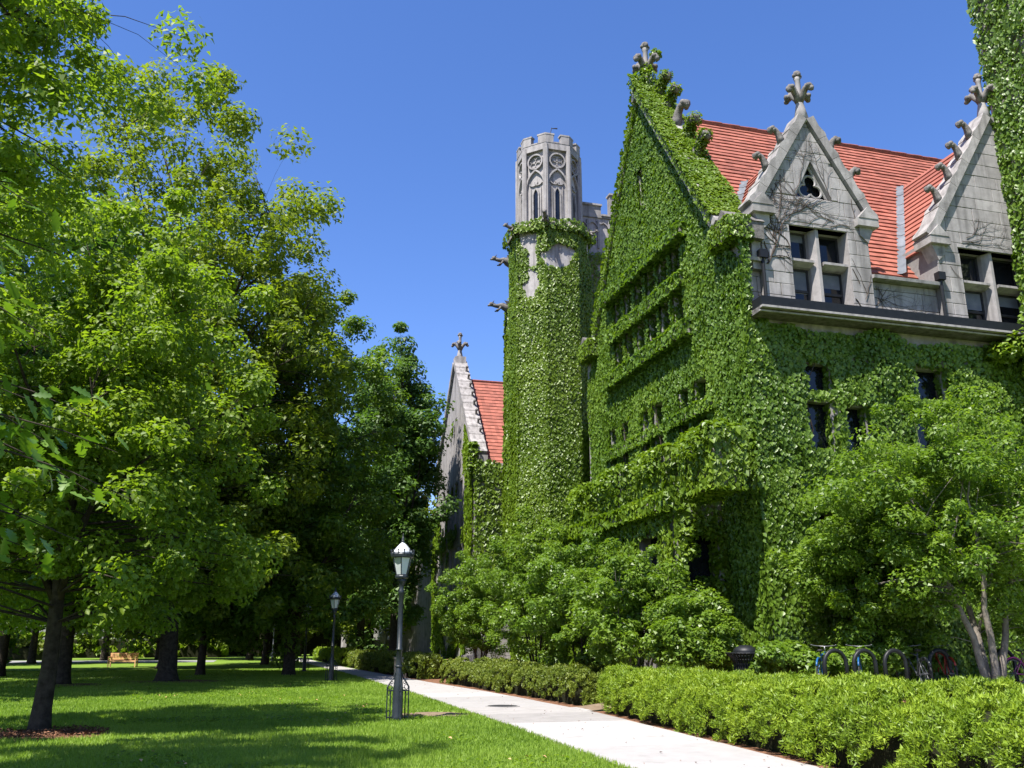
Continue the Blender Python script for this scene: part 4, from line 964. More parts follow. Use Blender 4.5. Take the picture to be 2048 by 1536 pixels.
vine('thin tendrils above the window of the large right dormer', front, [(21.4, 14.25, .15, .014, 18), (21.6, 14.4, .1, .014, 18), (21.5, 14.15, .35, .012, 16), (20.8, 13.3, -1.2, .012, 14)], 13, lambda s, t: 20.4 < s < 23.4 and 12.2 < t < 15.2 and not (21.2 < s < 24 and t < 14.06))

# ================================================================== TREES
def tree(name, label, base, H, cz, rad, n_cl, cl_r, n_leaf, leaf, mat, trunk_r, seed, group=None, off=(0, 0), clear=None, n_limb=12, bark='bark', shell=.45, lump=.22, flare=1.5, lean=(0, 0), stems=1, cut=None, flat=.75, skirt=0):
    """base: ground point; cz: crown centre height; rad: crown radii; off: crown offset from the trunk"""
    global rng
    keep_rng = rng; rng = np.random.default_rng(seed); rd = random.Random(seed)
    t = thing(name, label, 'tree', base, group)
    C = np.array([base[0] + off[0], base[1] + off[1], base[2] + cz]); rad = np.array(rad, float)
    clear = clear if clear is not None else cz - rad[2] * .9
    mb = MB(); sk = []
    def limb(pts, radii, n=6):
        mb.tube(pts, radii, n)
        for i in range(len(pts) - 1):
            for f in np.linspace(0, 1, 5)[:-1]: sk.append((np.array(pts[i]) * (1 - f) + np.array(pts[i + 1]) * f, radii[i] * (1 - f) + radii[i + 1] * f))
    trunks = []
    for sidx in range(stems):
        if stems > 1:
            a = 2 * math.pi * sidx / stems + rd.uniform(-.4, .4); b0 = Vector(base) + Vector((math.cos(a), math.sin(a), 0)) * trunk_r * 1.6
            tx, ty = C[0] + math.cos(a) * rad[0] * .5, C[1] + math.sin(a) * rad[1] * .5
        else:
            b0 = Vector(base); tx, ty = C[0], C[1]
        topz = base[2] + cz + rad[2] * (.55 if stems == 1 else .35)
        pts, rr = [], []
        for i in range(9):
            f = i / 8; g = f ** 1.25
            pts.append((b0[0] + (tx - b0[0]) * g + (rd.uniform(-.12, .12) * f * rad[0] * .35) + lean[0] * f, b0[1] + (ty - b0[1]) * g + rd.uniform(-.12, .12) * f * rad[1] * .35 + lean[1] * f, b0[2] - .05 + (topz - b0[2]) * f))
            rr.append(trunk_r * (1 - .86 * f))
        if stems == 1:
            p0 = pts[0]; pts = [p0, (p0[0], p0[1], p0[2] + .18), (p0[0], p0[1], p0[2] + .5)] + pts[1:]; rr = [trunk_r * flare, trunk_r * (1 + (flare - 1) * .45), trunk_r * 1.05] + rr[1:]
        limb(pts, rr, 9 if stems == 1 else 7); trunks.append((pts, rr))
    for i in range(n_limb):
        pts, rr = trunks[i % stems]; f = rd.uniform(.0, .8)
        zs = base[2] + clear + f * (cz + rad[2] * .5 - clear); zs = max(zs, base[2] + clear * .85)
        j = min(range(len(pts)), key=lambda q: abs(pts[q][2] - zs)); p0 = np.array(pts[j]); r0 = rr[j] * rd.uniform(.4, .62)
        a = i * 2.4 + rd.uniform(-.5, .5); el = rd.uniform(-.35, .9)
        d = np.array([math.cos(a) * math.cos(el), math.sin(a) * math.cos(el), math.sin(el)]); end = C + d * rad * rd.uniform(.62, .88)
        if end[2] < p0[2] - .6: end[2] = p0[2] - .6
        mid = (p0 + end) / 2 + np.array([rd.uniform(-.1, .1) * rad[0], rd.uniform(-.1, .1) * rad[1], .06 * rad[2]])
        q = [tuple(p0), tuple((p0 * .6 + mid * .4) + np.array([0, 0, .04 * rad[2]])), tuple(mid), tuple((mid + end) / 2 + np.array([0, 0, .03 * rad[2]])), tuple(end)]
        limb(q, [r0, r0 * .75, r0 * .55, r0 * .35, r0 * .14], 6)
    # clumps
    d = rdir(n_cl); rr = rng.random(n_cl) ** shell
    env = 1 + lump * (2 * vn(d, 1.9, seed) - 1) + lump * .5 * (2 * vn(d, 4.3, seed + 1) - 1)
    env = np.minimum(env, 1.13); CC = C + d * rad * (rr * env)[:, None]
    if skirt:
        a = rng.uniform(0, 2 * math.pi, skirt); q = np.sqrt(rng.uniform(.08, 1, skirt)) * .95
        S_ = np.stack([C[0] + rad[0] * q * np.cos(a), C[1] + rad[1] * q * np.sin(a), base[2] + clear + cl_r * .4 + (cz - clear) * .8 * rng.random(skirt) ** 1.3], 1); CC = np.concatenate([CC, S_])
    if cut is not None: CC = CC[cut(CC)]
    CC = CC[CC[:, 2] > base[2] + .5]
    SP = np.array([s[0] for s in sk]); SR = np.array([s[1] for s in sk])
    for c in CC:
        dist = np.linalg.norm(SP - c, axis=1) + np.maximum(0, SP[:, 2] - c[2]) * .6; j = int(np.argmin(dist)); p = SP[j]
        if np.linalg.norm(p - c) > .25:
            m = (p + c) / 2 + np.array([0, 0, .08 * np.linalg.norm(p - c)]); r = min(SR[j] * .6, .008 + .007 * np.linalg.norm(p - c))
            mb.tube([tuple(p), tuple(m), tuple(c)], [r, r * .7, r * .25], 4, False)
    lv = Leaves(); per = max(1, n_leaf // max(1, len(CC)))
    lv.clumps(CC, cl_r * rng.uniform(.6, 1.35, len(CC)), per, leaf, flat)
    mb.build('trunk', bark, t, True); lv.build('crown', mat, t, tri=(seed != 101))
    rng = keep_rng
    return t
def gp(px, D): p = atd(px, 1285, D); return (float(p[0]), float(p[1]), gz(p[0], p[1]))

tree('oak_tree', 'young tree with leaning dark trunk in a mulch ring on the near lawn', (-3.75, 20.0, 0), 12, 6.7, (4.2, 3.8, 5.0), 250, .54, 95000, .12, 'oak', .17, 101, skirt=80, off=(0, 0), clear=1.9, lump=.3, lean=(.05, 0))
tree('elm_tree', 'tall tree at the upper left with dark limbs showing through open foliage', (-5.7, 11.6, 0), 14, 9.6, (3.7, 2.9, 4.2), 400, .39, 84000, .085, 'oak', .30, 102, off=(.35, 0), clear=6, lump=.34, n_limb=20, shell=.55)
tree('elm_tree', 'tall dense yellow-green tree with a thick trunk behind the near lawn tree', (-3.4, 43.5, 0), 30, 16.0, (9.0, 8.0, 13.2), 560, 1.05, 120000, .23, 'maple', .40, 103, skirt=90, off=(-1.7, 0), clear=2.6, lump=.24, n_limb=34, flare=1.7)
tree('linden_tree', 'dark crowned tree right of the tall yellow-green one, trunk lost in shade', (2.0, 50, 0), 21, 11.2, (5.4, 5.4, 10.6), 280, .95, 72000, .23, 'elm', .30, 104, skirt=60, clear=2.6, lump=.25)
tree('linden_tree', 'blue-green tree rising between the path and the far gable', (9.0, 61, 0), 22, 12.4, (3.3, 3.6, 9.8), 190, .95, 40000, .27, 'linden', .32, 105, clear=4, lump=.25)
tree('linden_tree', 'rounded tree over the far path, just left of the blue-green one', (8.3, 74, 0), 27, 13.8, (5.0, 5.0, 12.2), 170, 1.2, 32000, .33, 'linden', .35, 106, clear=4, lump=.25)
tree('elm_tree', 'second thick-trunked tree just behind the bench', (-5.3, 66, 0), 24, 12.6, (7, 6, 10.4), 200, 1.3, 34000, .36, 'elm', .45, 107, skirt=40, clear=3, flare=1.8)
tree('elm_tree', 'thin dark trunk left of the lamp row with low shaded crown', (-2.4, 51.5, 0), 14, 7.2, (4.6, 4.2, 5.6), 150, .9, 30000, .24, 'elm', .22, 108, skirt=40, clear=2.2)
tree('elm_tree', 'dark trunk standing right behind the near lawn tree', (-7.2, 41.5, 0), 16, 9, (5.4, 5, 7), 150, 1.0, 32000, .23, 'oak', .30, 109, skirt=50, clear=2.4)
BG = [(-24, 78, 'broad tree over the bright hedge left of the bench'), (-17, 84, 'slim trunk left of the bench in front of the bright hedge'), (-13.5, 98, 'slim trunk directly above the bench back'), (-9, 102, 'trunk far behind the bench beside the road'), (-31, 100, 'far tree at the left picture edge beyond the road'), (0, 96, 'far tree beside the end of the lamp row'), (-4.5, 118, 'far tree closing the view beyond the road'), (6, 122, 'far tree closing the end of the path'), (12, 100, 'far tree to the right of the path end'), (-20, 122, 'farthest tree behind the road'), (1.2, 76, 'tree standing among the distant lamp posts'), (-10.2, 34.5, 'tree at the left edge behind the near lawn trees'), (-16, 60, 'tree between the bench and the left edge'), (10.8, 88, 'tree beside the pinnacled gateway'), (-12, 52, 'tree on the shaded lawn left of the thick trunks')]
for i, (x, y, lb) in enumerate(BG):
    tree('distant_tree', lb, (x, y, gz(x, y)), 18, 9.3 + (i % 3), (6.4, 6.0, 8.0), 120, 1.5, 14000, .46, ('elm', 'maple', 'linden')[i % 3], .26 + .04 * (i % 3), 120 + i, 'trees across the far lawn', clear=2.8, skirt=30)
# small multi-stemmed trees before the building
SH = [(gp(1275, 26.6), 4.4, (2.2, 2.0, 1.75), 2.5, 'many-stemmed small tree arching in front of the porch arch', 201, 'shrub'),
      (gp(1075, 36.0), 6.4, (2.5, 2.4, 2.7), 4.0, 'feathery small tree in front of the tower foot', 202, 'shrub'),
      (gp(960, 43.5), 5.0, (2.2, 2.4, 2.3), 3.3, 'low spreading bush tree right of the near lamp post', 203, 'dogwood'),
      (gp(1170, 31.2), 5.0, (2.3, 2.2, 2.1), 3.0, 'rounded small tree between the two feathery ones', 204, 'dogwood'),
      (gp(1750, 25.6), 5.5, (2.3, 1.3, 1.9), 2.6, 'bushy small tree behind the bike hoops against the ivy wall', 207, 'shrub'),
      (gp(1395, 25.3), 2.6, (1.1, 1.1, 1.0), 1.5, 'low leafy shrub left of the litter bin', 205, 'shrub')]
for b, H, rd_, cz, lb, sd, mt in SH:
    tree('small_tree', lb, b, H, cz, rd_, 240, .32, 40000, .105, mt, .05, sd, 'small trees along the building', clear=.9, stems=5, n_limb=12, bark='bark_pale' if sd == 201 else 'bark', lump=.28, shell=.5)
tree('small_tree', 'large multi-stemmed tree with forked grey trunks by the bike racks', (16.9, 18.4, .6), 8, 4.0, (3.6, 2.5, 2.9), 330, .42, 66000, .10, 'shrub', .10, 206, 'small trees along the building', off=(-.1, .3), clear=1.4, stems=4, n_limb=16, bark='bark_pale', lump=.25, shell=.5)
for i, (px, D, h) in enumerate(((1575, 23.4, 1.0), (1690, 24.2, .9), (1800, 25.4, 1.1))):
    b = gp(px, D); b = (b[0], min(b[1], 21.0), .6)
    tree('leafy_shrub', ('low shrub under the ivy behind the litter bin', 'low shrub under the ivy behind the middle bike racks', 'low shrub under the ivy left of the forked tree')[i], b, h, h * .5, (1.0, .5, h * .5), 80, .28, 14000, .10, 'dogwood', .03, 220 + i, 'shrubs at the wall foot', clear=.2, stems=4, n_limb=6)

# near oak at the left edge: trunk outside the frame, big lobed leaves reaching in
def lobed_leaf(name='leaf'):
    pr_ = [(0, .0), (.07, .12), (.17, .20), (.10, .30), (.25, .42), (.14, .52), (.27, .66), (.15, .74), (.17, .88), (.0, 1.0)]
    n = len(pr_); V = [(0, y, -.10 * y * y) for x, y in pr_] + [(x, y, .06 * abs(x) / .25 - .10 * y * y) for x, y in pr_] + [(-x, y, .06 * abs(x) / .25 - .10 * y * y) for x, y in pr_]
    Fc = []
    for i in range(n - 1): Fc += [(i, n + i, n + i + 1, i + 1), (i, i + 1, 2 * n + i + 1, 2 * n + i)]
    me = bpy.data.meshes.new(name); me.from_pydata(V, [], Fc); me.update(); me.polygons.foreach_set('use_smooth', [True] * len(me.polygons)); return me
def leafmat_obj(name, dark, light):
    m = leafmat(name, dark, tuple((a + b) / 2 for a, b in zip(dark, light)), light, .32, .4, .45)
    n = m.node_tree.nodes; at = n['Attribute']; oi = n.new('ShaderNodeObjectInfo')
    for lk in list(m.node_tree.links):
        if lk.from_node == at: to = lk.to_socket; m.node_tree.links.remove(lk); m.node_tree.links.new(oi.outputs['Random'], to)
    return m
LEAF = lobed_leaf(); LEAF.materials.append(leafmat_obj('near_oak_leaves', (.055, .120, .012), (.125, .215, .024)))
ob = (-7.2, 7.2, 0)
oak = tree('oak_tree', 'near oak whose big lobed leaves reach in from the left edge', ob, 13, 7.4, (4.6, 4.2, 4.4), 110, .75, 16000, .2, 'oak', .3, 301, clear=2.5, cut=lambda P: P[:, 0] < -.42 * P[:, 1] - 1.2)
rd = random.Random(44); mb = MB()
SPR = [(95, 430, 30), (60, 520, 24), (70, 610, 30), (105, 680, 22), (60, 800, 26), (185, 835, 34), (235, 905, 26), (120, 900, 36), (60, 985, 34), (190, 990, 34), (265, 1000, 20), (110, 1060, 30), (40, 1090, 26), (165, 1085, 18)]
for (px, row, n_) in SPR:
    D = rd.uniform(8.2, 9.2); c = Vector(atd(px, row, D)); st = c + Vector((-1.5 - rd.random() * .5, -.5, .15 + rd.uniform(-.1, .35)))
    pts = [st.lerp(c, f) + Vector((0, 0, .16 * math.sin(math.pi * f))) for f in (0, .25, .5, .75, 1)]
    mb.tube(pts, [.014, .012, .009, .006, .003], 5)
    for i in range(int(n_ * .72)):
        f = .22 + .78 * (i / (n_ * .72)); k = min(int(f * 4), 3); p = pts[k].lerp(pts[k + 1], f * 4 - k)
        side = rd.uniform(-2.6, .5) if rd.random() < .8 else rd.uniform(-3.1, 3.1)
        o = attach(link(bpy.data.objects.new('leaf', LEAF)), oak)
        p = p + Vector((rd.gauss(0, .09), rd.gauss(0, .09), rd.gauss(0, .08)))
        o.matrix_basis = Matrix.Translation(p) @ Matrix.Rotation(side, 4, 'Z') @ Matrix.Rotation(rd.uniform(-1.0, .1), 4, 'X') @ Matrix.Rotation(rd.gauss(0, .5), 4, 'Y') @ Matrix.Scale(rd.uniform(.15, .25), 4)
mb.build('branch', 'bark', oak)

# ================================================================== HEDGES
def hedge(label, left, right, y0, y1, h, n, size, mat, seed, round_=.35, W=.2, per=40, name='hedge', spray=.9, lamp_=.25, puff=.13):
    """clipped hedge between x = left(y) and right(y)"""
    global rng
    kr = rng; rng = np.random.default_rng(seed)
    t = thing(name, label, 'hedge', ((left(y0) + right(y0)) / 2, y0, gz(left(y0), y0)))
    gy = np.linspace(y0, y1, 40); gl = np.array([left(v) for v in gy]); gr = np.array([right(v) for v in gy])
    def shape(u, v):
        """u along 0..1, v across 0..1 (left foot, over the top, right foot); returns point, normal"""
        yy = y0 + (y1 - y0) * u; lx = np.interp(yy, gy, gl); rx = np.interp(yy, gy, gr); wd = rx - lx
        # superellipse cross-section
        a = math.pi * (1 - v); ca, sa = np.cos(a), np.sin(a); ex = 2 / 4.5
        cx = np.sign(ca) * np.abs(ca) ** ex; cz = np.abs(sa) ** ex
        endf = np.clip(np.minimum(u, 1 - u) * (y1 - y0) / .5, 0, 1); sh = .55 + .45 * np.sqrt(1 - (1 - endf) ** 2)
        x = (lx + rx) / 2 + cx * wd / 2 * sh; base = .6 * sstep((x - 10.4) / 2.0)
        z = base * .85 + cz * h * (.85 + .15 * sh)
        return np.stack([x, yy, z], 1), unit(np.stack([ca * np.abs(ca) * 1.0, np.zeros_like(ca), sa * np.abs(sa) + .12], 1))
    # solid core in twig colour, added to block light through the hedge
    nu, nv = 60, 18; uu, vv = np.meshgrid(np.linspace(0, 1, nu), np.linspace(0, 1, nv), indexing='ij')
    P, N = shape(uu.ravel(), vv.ravel()); P = P - N * .22 + N * (.12 * (vn(P, 1.6, seed) - .5))[:, None]
    Fc = [(i * nv + j, (i + 1) * nv + j, (i + 1) * nv + j + 1, i * nv + j + 1) for i in range(nu - 1) for j in range(nv - 1)] + [tuple(range(nv)), tuple((nu - 1) * nv + j for j in range(nv))[::-1]]
    mesh_obj('hedge_core', P, Fc, 'twig', t)
    k = n // per
    # sample by area: more v near the flanks is fine
    u, v = rng.random(k), rng.random(k); Pc, Nc = shape(u, v)
    e = int(k * .10)   # the two ends
    for yy, sg in ((y0, -1), (y1, 1)):
        q = rng.random((e, 2)); lx, rx = left(yy), right(yy); P2 = np.stack([lx + (rx - lx) * (.15 + .7 * q[:, 0]), np.full(e, yy) - sg * .05, q[:, 1] * h * .9], 1)
        P2[:, 2] += .5 * sstep((P2[:, 0] - 10.4) / 2.0); Pc = np.concatenate([Pc, P2]); Nc = np.concatenate([Nc, np.tile([0, sg, .2], (e, 1))])
    # puffs of new growth: each a small dome of sprigs, dark gaps between them
    Pc = Pc + Nc * ((.6 * vn(Pc, 1.3, seed) + .4 * vn(Pc, 3.1, seed + 1) - .5) * lamp_ + rng.uniform(-.06, .04, len(Pc)))[:, None]
    pr_ = puff * rng.uniform(.55, 1.3, len(Pc)); i = np.repeat(np.arange(len(Pc)), per); m = len(i)
    d = unit(Nc[i] * .8 + np.array([0, 0, .45]) + rdir(m) * 1.0)
    P = Pc[i] + d * (pr_[i] * rng.uniform(.35, 1.0, m))[:, None]
    D = unit(d * spray + np.array([0, 0, .35]) + rdir(m) * .6); S = size * rng.uniform(.6, 1.3, m)
    Nn = unit(np.cross(D, rdir(m)) + d * .5)
    lv = Leaves(); lv.add(P, Nn, D, S, W)
    r = np.clip(.35 * rng.random(m) + .30 * vn(P, 1.2, 7) + .35 * rng.random(len(Pc))[i] + .1, 0, 1)
    lv.build('foliage', mat, t, .08, r, True); rng = kr
    return t
hedge('wide clipped yew hedge with bright new growth filling the lower right corner', lambda y: pr(y) + .12, lambda y: float(np.interp(y, [5, 12, 22], [10.6, 11.2, 10.4])), 6.5, 21.9, .92, 262000, .064, 'yew', 401, lamp_=.34, W=.17, per=100, puff=.165)
hedge('shorter clipped hedge along the path beyond the side path', lambda y: pr(y) + .32, lambda y: 10.1, 24.0, 39.6, .85, 110000, .07, 'boxwood', 402, W=.34, per=90, puff=.15, lamp_=.3)
hedge('shaded hedge beside the path behind the beige bin', lambda y: pr(y) + .2, lambda y: pr(y) + 1.5, 43.5, 66, .95, 40000, .15, 'boxwood', 403, W=.36, puff=.2)
hedge('sunlit rounded hedge at the far bend of the path', lambda y: pr(y) + .2, lambda y: pr(y) + 1.7, 69, 92, 1.0, 22000, .2, 'yew', 404, W=.36, puff=.22)
hedge('bright green far hedge beyond the road behind the bench', lambda y: -34, lambda y: -3, 113, 117, 2.2, 26000, .4, 'yew', 405, W=.4, puff=.5)
hedge('tall dark hedge closing the view at the far end of the path', lambda y: -4, lambda y: 16, 126, 129, 4.5, 16000, .5, 'boxwood', 407, W=.4, puff=.6)
hedge('dark far hedge under the left trees beside the road', lambda y: -46, lambda y: -19, 100.5, 103, 1.6, 12000, .36, 'boxwood', 406, W=.4, puff=.5)

# ================================================================== STREET FURNITURE
def local(o, parent):   # child built in its thing's own coordinates
    o.parent = parent; o.matrix_parent_inverse = Matrix.Identity(4); return o
def make_lamp():
    t = thing('lamp_post', 'dark iron lamp post with tapered glass lantern on the near lawn', 'lamp post', (0, 0, 0), 'lamp posts along the path')
    B = lambda mb, nm, mat, p=t, s=False: local(mb.build(nm, mat, None, s), p)
    post = B(MB().lathe([(.15, -.05), (.15, .10), (.135, .14), (.135, .55), (.12, .8), (.095, .98), (.085, 1.02), (.088, 1.08), (.078, 1.1), (.075, 1.55), (.085, 1.56), (.085, 1.60), (.072, 1.61), (.066, 2.85), (.08, 2.87), (.08, 2.93), (.06, 2.96), (.065, 3.05), (.10, 3.12), (.14, 3.20), (.06, 3.21)], n=14), 'post', 'lamp_iron', t, True)
    for z in (1.58, 1.2): B(MB().lathe([(.09, z - .02), (.098, z), (.09, z + .02)], n=14), 'collar', 'lamp_iron', post, True)
    for k in range(4):
        a = k * math.pi / 2 + .18; c, s = math.cos(a), math.sin(a); f = lambda r, z, o=0: (c * r - s * o, s * r + c * o, z)
        mb = MB()
        for r in (.29, .20):
            mb.tube([f(r, -.03), f(r, .66)], .017, 5)
        mb.tube([f(.29, .66), f(.29, .74), f(.22, .84), f(.13, .95), f(.09, 1.06)], [.02, .022, .02, .018, .015], 5)
        for z in (.08, .66): mb.tube([f(.12, z), f(.29, z)], .016, 5)
        for cz, cr, rr in ((.74, .055, .22), (.70, .035, .16), (.84, .03, .17)):
            mb.tube([f(rr + cr * math.cos(i * .7), cz + cr * math.sin(i * .7)) for i in range(10)], .010, 4)
        for q in (0, 1): mb.tube([f(.20 + q * .09, .66), f(.225 + q * .045, .60), f(.245, .55)], .009, 4)
        B(mb, 'base_bracket', 'lamp_iron')
    n = 6
    ring = lambda r, z: [(r * math.cos(2 * math.pi * i / n + .25), r * math.sin(2 * math.pi * i / n + .25), z) for i in range(n)]
    lo, hi = ring(.155, 3.30), ring(.265, 3.70)
    for i in range(n):
        j = (i + 1) % n; q = [Vector(lo[i]), Vector(lo[j]), Vector(hi[j]), Vector(hi[i])]; o = Vector((0, 0, 0))
        local(mesh_obj('lantern_pane', [v * .985 for v in q][:0] + [Vector((v.x * .97, v.y * .97, v.z)) for v in q], [(0, 1, 2, 3)], 'frost'), t)
    mb = MB()
    for i in range(n):
        mb.tube([lo[i], hi[i]], .014, 5); mb.tube([lo[i], lo[(i + 1) % n]], .012, 4)
    mb.lathe([(.17, 3.22), (.18, 3.24), (.18, 3.27), (.165, 3.29)], n=12); B(mb, 'lantern_frame', 'lamp_iron')
    mb = MB().lathe([(.27, 3.70), (.305, 3.72), (.315, 3.78), (.29, 3.81)], n=18)
    for i in range(12):
        a = 2 * math.pi * i / 12; mb.tube([(.30 * math.cos(a), .30 * math.sin(a), 3.78), (.31 * math.cos(a), .31 * math.sin(a), 3.86)], [.02, .012], 5); mb.blob((.31 * math.cos(a), .31 * math.sin(a), 3.875), .024, 6, 4)
    B(mb, 'lantern_crown', 'lamp_iron')
    B(MB().lathe([(.285, 3.80), (.25, 3.86), (.17, 3.95), (.09, 4.03), (.05, 4.06), (.045, 4.075)], n=14), 'lantern_roof', 'lamp_roof', t, True)
    B(MB().lathe([(.05, 4.07), (.06, 4.10), (.03, 4.12), (.045, 4.16), (.02, 4.19), (.012, 4.26), (.004, 4.30)], n=8), 'finial', 'lamp_iron', t, True)
    return t
lamp = make_lamp(); lamp.location = (3.22, 20.9, 0); lamp.scale = (.86, .86, .95)
for (x, y, lb) in ((3.55, 42.5, 'second lamp post along the path, standing in tree shade'), (3.12, 56.2, 'third lamp post, dark against the shaded far lawn'), (2.7, 79, 'fourth lamp post, a thin dark line near the path bend'), (2.0, 88, 'farthest and smallest lamp post near the path end')):
    c = copy_tree(lamp); c.location = (x, y, 0); c['label'] = lb

bench = thing('park_bench', 'slatted golden teak bench on the far shaded lawn', 'bench', (-8.5, 70.8, 0))
B = lambda mb, nm, mat, p, s=False: local(mb.build(nm, mat, None, s), p)
mb = MB()
for i in range(6): mb.box(-.92, .92, -.30 + i * .085, -.235 + i * .085, .42, .45)
mb.box(-.92, .92, -.32, -.30, .34, .42); B(mb, 'seat', 'wood', bench)
mb = MB().box(-.95, .95, .24, .29, .88, .95).box(-.95, .95, .22, .27, .50, .56)
for i in range(17): mb.box(-.86 + i * .1025, -.80 + i * .1025, .235, .265, .56, .88)
B(mb, 'backrest', 'wood', bench)
for sx in (-1, 1):
    B(MB().box(sx * .90 - .035, sx * .90 + .035, -.33, -.27, -.01, .66), 'leg', 'wood', bench); B(MB().box(sx * .90 - .035, sx * .90 + .035, .20, .30, -.01, .50).box(sx * .90 - .034, sx * .90 + .034, .23, .30, .50, .88), 'leg', 'wood', bench)
    B(MB().box(sx * .90 - .045, sx * .90 + .045, -.36, .22, .66, .70), 'armrest', 'wood', bench)
bench.rotation_euler.z = -.15

# litter bin by the hedge
p = gp(1490, 23.2); bn = thing('litter_bin', 'black flared steel litter bin with domed lid behind the hedge', 'bin', (p[0], p[1], gz(p[0], p[1]) + .14))
mb = MB()
for i in range(34):
    a = 2 * math.pi * i / 34; c, s = math.cos(a), math.sin(a)
    mb.tube([(.29 * c, .29 * s, .04), (.29 * c, .29 * s, .72), (.35 * c, .35 * s, .84), (.47 * c, .47 * s, .95)], .021, 4)
for z, r in ((.06, .30), (.5, .30), (.80, .32), (.95, .47)): mb.tube([(r * math.cos(i * .3142), r * math.sin(i * .3142), z) for i in range(21)], .014, 4)
B(mb, 'slatted_basket', 'black', bn)
B(MB().lathe([(.26, .03), (.27, .7), (.25, .7)], n=16), 'liner', 'black', bn, True)
B(MB().lathe([(.30, .90), (.30, 1.00), (.26, 1.06), (.14, 1.12), (.02, 1.13)], n=18), 'lid', 'black', bn, True)
bx = thing('waste_receptacle', 'beige square concrete receptacle at the path edge behind the lamp post', 'bin', (7.25, 46.6, 0))
B(MB().box(-.27, .27, -.27, .27, 0, .86), 'body', 'beige', bx); B(MB().box(-.31, .31, -.31, .31, .862, .96), 'lid', 'beige', bx)
mh = thing('manhole_cover', 'dark round manhole cover set in the pale path', 'manhole', (6.55, 24.4, .034))
B(MB().lathe([(.40, -.02), (.40, .006), (.36, .010), (.02, .010)], n=28), 'cover', 'sash', mh); B(MB().lathe([(.46, -.02), (.46, .004), (.405, .005)], n=28), 'rim', 'concrete_grey', mh)

# bike racks and bicycles on the terrace
rack0 = None
RK = ((1672, 'first hoop of the bike rack row, half hidden by the hedge'), (1731, 'second hoop of the bike rack row with a blue mudguard beside it'), (1792, 'third and clearest black hoop in the bike rack row'), (1881, 'fourth hoop of the bike rack row behind the red bicycle'), (2012, 'last hoop of the bike rack row in front of the magenta bicycle'))
for px, lb in RK:
    p = hit(px, 1340, 1, 18.9)
    if rack0 is None:
        rack0 = thing('bike_rack', lb, 'bike rack', (p[0], 18.9, .605), 'bike rack hoops')
        B(MB().tube([(-.29, 0, -.02), (-.29, 0, .56)] + [(-.29 * math.cos(i * math.pi / 10), 0, .56 + .31 * math.sin(i * math.pi / 10)) for i in range(1, 10)] + [(.29, 0, .56), (.29, 0, -.02)], .05, 8), 'hoop', 'black', rack0, True)
        B(MB().lathe([(.10, 0), (.10, .015), (.05, .02)], (-.29, 0, 0), 10).lathe([(.10, 0), (.10, .015), (.05, .02)], (.29, 0, 0), 10), 'flanges', 'black', rack0)
    else:
        c = copy_tree(rack0); c.location = (p[0], 18.9, .605); c['label'] = lb
def make_bike(paint):
    t = thing('bicycle', 'bicycle', 'bicycle', (0, 0, 0), 'bicycles parked at the racks'); r = .335
    for cx in (-.52, .52):
        w_ = B(MB().tube([(cx + r * math.cos(i * math.pi / 12), 0, r + r * math.sin(i * math.pi / 12)) for i in range(25)], .022, 6, False), 'wheel', 'rubber', t, True)
        B(MB().tube([(cx + .305 * math.cos(i * math.pi / 12), 0, r + .305 * math.sin(i * math.pi / 12)) for i in range(25)], .010, 5, False), 'rim', 'steel', w_)
        mb = MB()
        for i in range(14): mb.tube([(cx, .02 * (-1) ** i, r), (cx + .3 * math.cos(i * math.pi / 7), 0, r + .3 * math.sin(i * math.pi / 7))], .002, 3, False)
        B(mb.tube([(cx, -.06, r), (cx, .06, r)], .02, 6), 'spokes', 'steel', w_)
        B(MB().tube([(cx + .365 * math.cos(a), 0, r + .365 * math.sin(a)) for a in [.5 + i * .26 for i in range(9)]], .024, 5), 'mudguard', paint, t, True)
    bb, seat, head, hd2 = (-.08, 0, .29), (-.20, 0, .80), (.36, 0, .82), (.39, 0, .68)
    mb = MB().tube([bb, seat], .018, 6).tube([(-.18, 0, .74), head], .019, 6).tube([bb, hd2], .021, 6).tube([head, hd2], .022, 6)
    for s in (-.05, .05): mb.tube([bb, (-.52, s, r)], .011, 5).tube([(-.18, 0, .73), (-.52, s, r)], .010, 5).tube([hd2, (.45, s, .55), (.52, s, r)], .013, 5)
    B(mb, 'frame', paint, t, True)
    B(MB().blob((-.24, 0, .86), (.14, .07, .035), 8, 5).tube([(-.20, 0, .78), (-.21, 0, .85)], .014, 6), 'saddle', 'rubber', t, True)
    B(MB().tube([(.36, 0, .82), (.35, 0, .95)], .014, 6).tube([(.24, -.29, .99), (.36, -.24, .97), (.36, 0, .95), (.36, .24, .97), (.24, .29, .99)], .012, 6), 'handlebar', 'steel', t, True)
    B(MB().lathe([(.09, -.006), (.09, .006)], n=16), 'chainring', 'steel', t).location = (-.08, -.05, .29)
    t.children[-1].rotation_euler.x = math.pi / 2
    return t
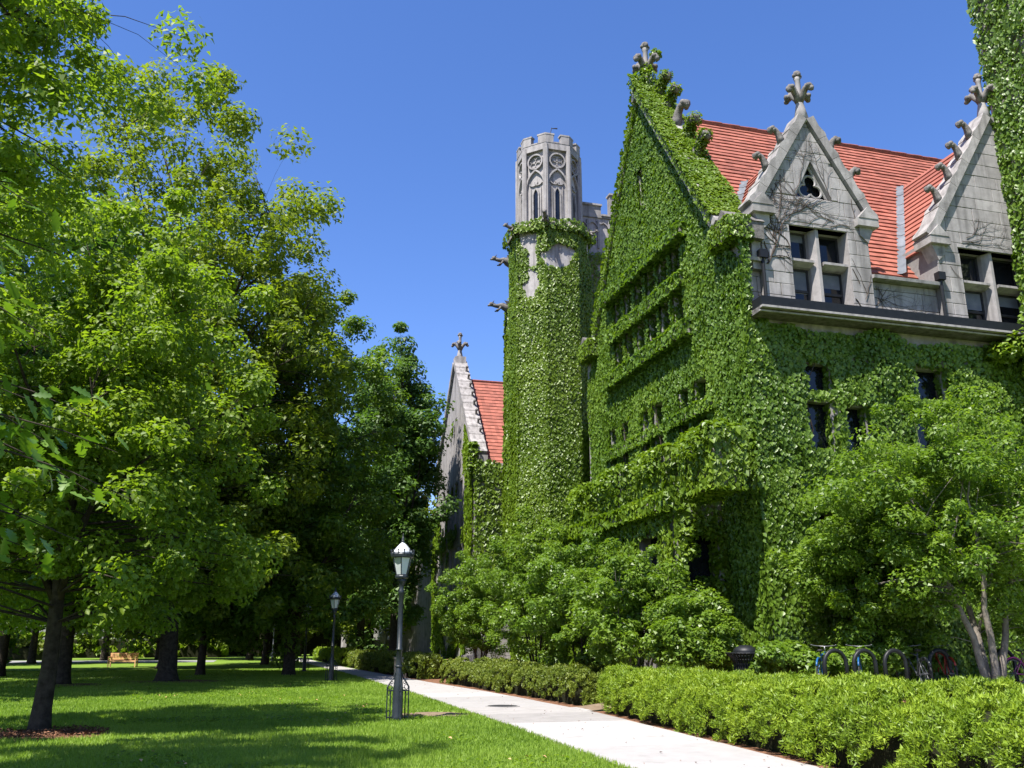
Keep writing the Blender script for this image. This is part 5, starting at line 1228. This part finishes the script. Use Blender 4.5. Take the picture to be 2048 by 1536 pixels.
bike = make_bike('bike_magenta')
BK = [('bike_magenta', 2062, 18.5, .08, 'magenta framed bicycle cut off by the right picture edge'), ('bike_red', 1888, 19.3, 1.2, 'red bicycle leaning at the racks behind the forked tree'), ('bike_blue', 1722, 19.3, .9, 'bicycle with blue mudguard at the second hoop'), ('bike_blue', 1648, 19.4, .8, 'bicycle with blue mudguard left of the first hoop'), ('bike_grey', 1832, 19.3, 1.3, 'dark grey bicycle between the third and fourth hoops')]
for i, (pt, px, yv, rz, lb) in enumerate(BK):
    c = bike if i == 0 else copy_tree(bike); p = hit(px, 1345, 1, yv)
    c.location = (p[0], yv, .608); c.rotation_euler = (0, R(0), rz); c['label'] = lb
    if i: recolour(c, 'bike_magenta', pt)
# low stone wall and steps by the far hall, pinnacled gateway further on
sp = thing('stone_steps', 'sunlit pale stone buttress steps behind the shrubs right of the lamp', 'steps', (11.6, 49.0, .6))
for i in range(5): MB().box(11.2 + .25 * i, 13.2, 47.6, 50.6, .55 + .45 * i, .55 + .45 * (i + 1) - .012).build('step', 'stone_clean', sp)
gw = thing('stone_gateway', 'low stone wall with pointed pinnacles at the far end of the path', 'gateway', (9.5, 88, 0))
MB().box(8.2, 13.2, 88, 88.5, 0, 1.9).build('wall', 'stone_clean', gw)
for x in (8.4, 10.2, 12.0):
    MB().lathe([(.32, 0), (.32, 2.2), (.38, 2.25), (.38, 2.4), (.22, 2.5), (.03, 3.7)], (x, 87.8, 0), 6).build('pinnacle', 'stone_clean', gw)
fb = thing('distant_building', 'pale stone building glimpsed between trunks beyond the far road', 'building', (-14, 140, 0))
MB().box(-60, 16, 140, 150, 0, 9).build('wall', 'stone_clean', fb)
mb0 = None
for i in range(18):
    for z in (1.5, 5.2): MB().box(-58 + i * 4, -56 + i * 4, 139.9, 139.98, z, z + 2.2).build('window', 'glass', fb)
MB().prism([(-60.5, 139.4, 9.01), (-60.5, 145, 13), (-60.5, 150.6, 9.01)], (77, 0, 0)).build('roof', 'tile', fb)
